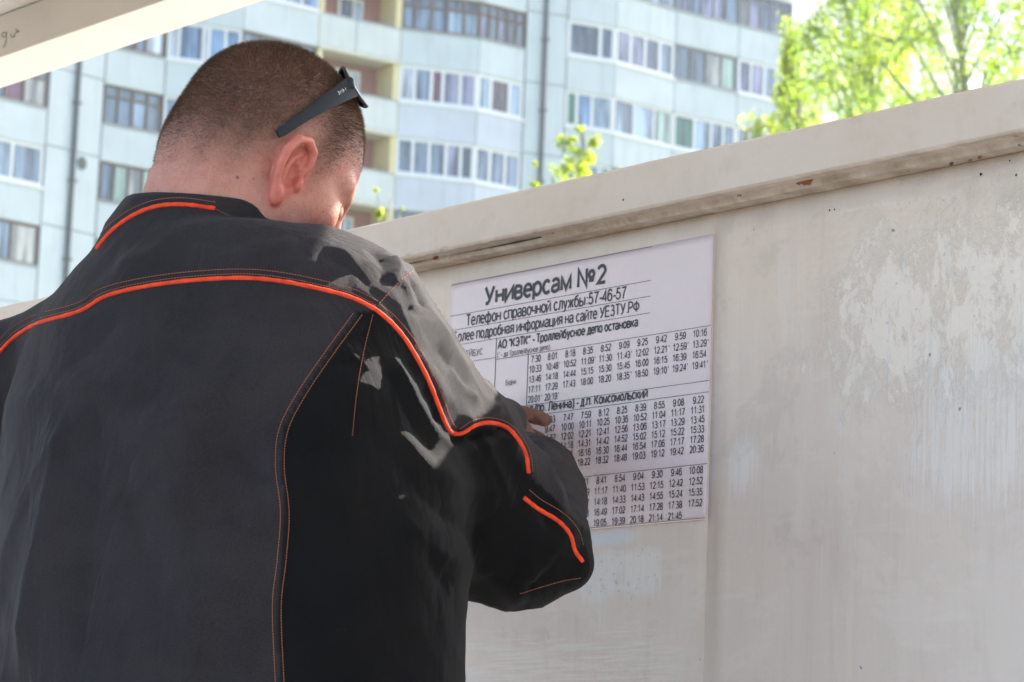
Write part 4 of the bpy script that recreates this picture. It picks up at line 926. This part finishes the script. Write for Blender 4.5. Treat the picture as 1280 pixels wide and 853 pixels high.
def stitch(pts, gap=3.6, ln=2.4):
    P = smooth_path(pts, 200); L = [0]
    for i in range(1, len(P)): L.append(L[-1]+np.linalg.norm(P[i]-P[i-1]))
    t = 0
    def q_(t): return np.array([np.interp(t, L, [p[0] for p in P]), np.interp(t, L, [p[1] for p in P])])
    while t+ln < L[-1]:
        a, b_ = surf(*q_(t), .0004), surf(*q_(t+ln), .0004)
        if a and b_ and np.linalg.norm(a[0]-b_[0]) < .008: stit.tube([a[0]-PO, (a[0]+b_[0])/2-PO+a[1]*.0003, b_[0]-PO], .00042, 4)
        t += gap
def offp(pts, d):
    P = [np.array(p, float) for p in pts]; o = []
    for i in range(len(P)):
        t = P[min(i+1, len(P)-1)]-P[max(i-1, 0)]; t /= np.linalg.norm(t); o.append((P[i][0]+t[1]*d, P[i][1]-t[0]*d))
    return o
stitch(offp(pipA[1:], 11)); stitch(offp(pipA[1:], 5)); stitch(offp(pipB, 9)); stitch(offp(pipC[:-1], 12)); stitch(offp(pipD, 8)); stitch(offp(pipB2, 6))
stitch([(p[0]-5.5, p[1]) for p in seam_px[1:]]); stitch([(p[0]+5.5, p[1]+2) for p in seam_px[1:]])
stitch([(466,394),(455,438),(446,490),(440,548)]); stitch([(474,380),(490,362),(508,345),(524,334)], 4, 2.6)
stitch([(650,742),(700,727),(728,722)]); stitch([(270,262),(282,268),(290,272)])
o = stit.build('stitching', ms, jacket); tag(o, kind='stuff')
print('trim', time.time()-T0)
# ---- trousers and boots (below the frame)
def legs(P, grow):
    d = None
    for sx in (-1, 1):
        hp = np.array([*(PO[:2]+RV*.09*sx), .88]); kn = np.array([*(PO[:2]+RV*.11*sx+FV*.03), .50]); an = np.array([*(PO[:2]+RV*.12*sx), .10])
        e = chain(P, [hp, kn, an], [.10+grow,.075+grow,.062+grow]); d = e if d is None else smin(d, e, .03)
    d = smin(d, ell(P, (PO[0], PO[1], .93), (.17,.14,.12)), .05); return smax(d, .07-P[:,2], .004)
tv, tF = surface_net(lambda P: legs(P, 0.), (-.6, 2.55, .04), (.1, 3.2, 1.1), .012); pobj('trousers', tv, tF, plain('trouser_cloth', (.02,.021,.025), .85, bump=.3, scale=20))
mbt = plain('boot_leather', (.018,.016,.015), .45)
for sx in (-1, 1):
    an = np.array([*(PO[:2]+RV*.12*sx), .09]); ft = np.array([FV[0], FV[1], 0])
    fn_ = lambda P: smax(smin(rcone(P, an+np.array([0,0,.04]), an-np.array([0,0,.035]), .05, .05), rcone(P, an-np.array([0,0,.045])+ft*.01, an-np.array([0,0,.055])+ft*.17, .048, .036), .03), -P[:,2]+.003, .003)
    v_, f_ = surface_net(fn_, an-.26, an+.26, .008); pobj('boot', v_, f_, mbt)

# ---- sunglasses pushed up on the head: a thing of its own
ht = bvh(hv, hF)
def hh(px, py):
    while True:
        h, n = cast(ht, px, py)
        if h is not None: return toH(np.array([h], np.float32))[0]
        px -= 1.; py += .5
tip, hinge = hh(343, 170), hh(430, 114)
print('glasses', tip, hinge)
tip = np.array(tip, float); hinge = np.array(hinge, float)
wy = abs(hinge[1])+.007; tip[1] = -(abs(tip[1])+.006); hinge[1] = -wy
gA = hinge-tip; gA[1] = 0; gA /= np.linalg.norm(gA); gU = np.array([-gA[2], 0, gA[0]])       # along the arm, and up across it
glasses = empty('sunglasses', tuple(fromH(hinge*np.array([1,0,1])))); tag(glasses, 'black wraparound sunglasses pushed up on top of the man\'s head', 'sunglasses')
GO = np.array(glasses.location)
def gl(p): return tuple(fromH(p)-GO)
mgl = NT('sunglass_plastic'); mgl.base((.022,.026,.031)); mgl.p.inputs['Roughness'].default_value = .45; mgl.p.inputs['Specular IOR Level'].default_value = .25
mln = NT('dark_lens'); mln.base((.006,.005,.005)); mln.p.inputs['Roughness'].default_value = .12; mln.p.inputs['Specular IOR Level'].default_value = .12
def arm_line(n=16):
    Y = []
    for i in range(n+1):
        t = i/n; c0 = tip*(1-t)+hinge*t; c0 = c0+gU*.0015*sin(t*pi); y = min(tip[1], hinge[1])+.012
        while head_sdf(fromH(np.array([c0[0], y, c0[2]]))[None].astype(np.float32))[0] < .0036 and y > -.13: y -= .0008
        Y.append(y)
    Y = np.array(Y); ts = np.linspace(0, 1, n+1); co_ = np.polyfit(ts, Y, 2); F_ = np.polyval(co_, ts); F_ -= max(0, (F_-Y).max()); return ts, F_
AT, AY = arm_line(); wy = abs(AY[-1])
def arm_c(t): c0 = tip*(1-t)+hinge*t+gU*.0015*sin(t*pi); c0[1] = np.interp(t, AT, AY); return c0
def arm_mesh(sy):
    m = MB(); N_ = 16; k = 8
    for i in range(N_+1):
        t = i/N_; c0 = arm_c(t); hgt_ = (.0058+.0066*t**1.8)*(.9 if t > 0 else .7); th = .0021
        for j in range(k):
            a = 2*pi*j/k+pi/8; cu, cy_ = sin(a), cos(a); sg = lambda v: math.copysign(abs(v)**.55, v)
            p = c0+gU*hgt_*sg(cu)*1.05; p = p+np.array([0, th*sg(cy_), 0]); m.v.append(gl(p*np.array([1, sy, 1])))
    for i in range(N_):
        for j in range(k): a = i*k+j; b_ = i*k+(j+1)%k; m.f.append((a, b_, b_+k, a+k))
    m.f.append(tuple(range(k))[::-1]); m.f.append(tuple(N_*k+j for j in range(k)))
    return m
for sy in (1, -1): o = arm_mesh(sy).build('arm', mgl.m, glasses, True); o.modifiers.new('edge', 'EDGE_SPLIT').split_angle = rad(40)
bulge = .027
def fpt(s, h):      # s -1..1 right to left across the front, h across (up)
    y = s*wy*1.0; x = bulge*(1-abs(s)**2.2)
    return hinge*np.array([1,0,1])+np.array([0,y,0])+gA*x+gU*(h+.006)
def lens_outline(s0, s1, n=28):
    pts = []
    for i in range(n):
        a = 2*pi*i/n; s = (s0+s1)/2+(s1-s0)/2*math.copysign(abs(cos(a))**.7, cos(a)); v = math.copysign(abs(sin(a))**.75, sin(a)); pts.append((s, -.004+(.019 if v > 0 else .029)*v))
    return pts
fr = MB()
for s0, s1 in ((-.97,-.10),(.10,.97)):
    out = lens_outline(s0, s1); m = MB(); n = len(out)
    cs = ((s0+s1)/2, -.003)
    for ring in (1., .66, .33):
        for s, h in out: m.v.append(gl(fpt(cs[0]+(s-cs[0])*ring, cs[1]+(h-cs[1])*ring)))
    m.v.append(gl(fpt(*cs)))
    for r_ in range(2):
        for j in range(n): a = r_*n+j; b_ = r_*n+(j+1)%n; m.f.append((a, b_, b_+n, a+n))
    for j in range(n): m.f.append((2*n+j, 2*n+(j+1)%n, 3*n))
    o = m.build('lens', mln.m, glasses, True); s_ = o.modifiers.new('solid', 'SOLIDIFY'); s_.thickness = .0018; s_.offset = 0
    fr.tube([gl(fpt(s, h)) for s, h in out+[out[0]]], .0019, 6, False)
fr.tube([gl(fpt(s, .008-.004*abs(s)*0)) for s in np.linspace(-.12, .12, 5)], .0026, 6)
for sy in (-1, 1):
    fr.tube([gl(np.array([hinge[0],-wy,hinge[2]])-gA*.004) if sy < 0 else gl(np.array([hinge[0],wy,hinge[2]])-gA*.004), gl(fpt(sy*.97, 0.)), gl(fpt(sy*.90, .002))], [.0052,.0052,.0035], 8)
fr.build('frame', mgl.m, glasses, True)
mk = MB()      # the small pale mark on the temple
for i, (a, ln) in enumerate(((.800,.005),(.825,.004),(.845,.003),(.862,.0045),(.90,.003))):
    c0 = arm_c(a)+gU*.002; c0[1] -= .0024
    mk.tube([gl(c0-gU*ln*.5), gl(c0+gU*ln*.35+gA*.0006)], .00035, 4)
    if i in (0, 3): mk.tube([gl(c0+gU*ln*.35), gl(c0+gA*.0016), gl(c0-gU*ln*.4+gA*.0005)], .0003, 4)
mk.build('maker_mark', plain('mark_silver', (.6,.6,.62), .4), glasses)
print('done', time.time()-T0)
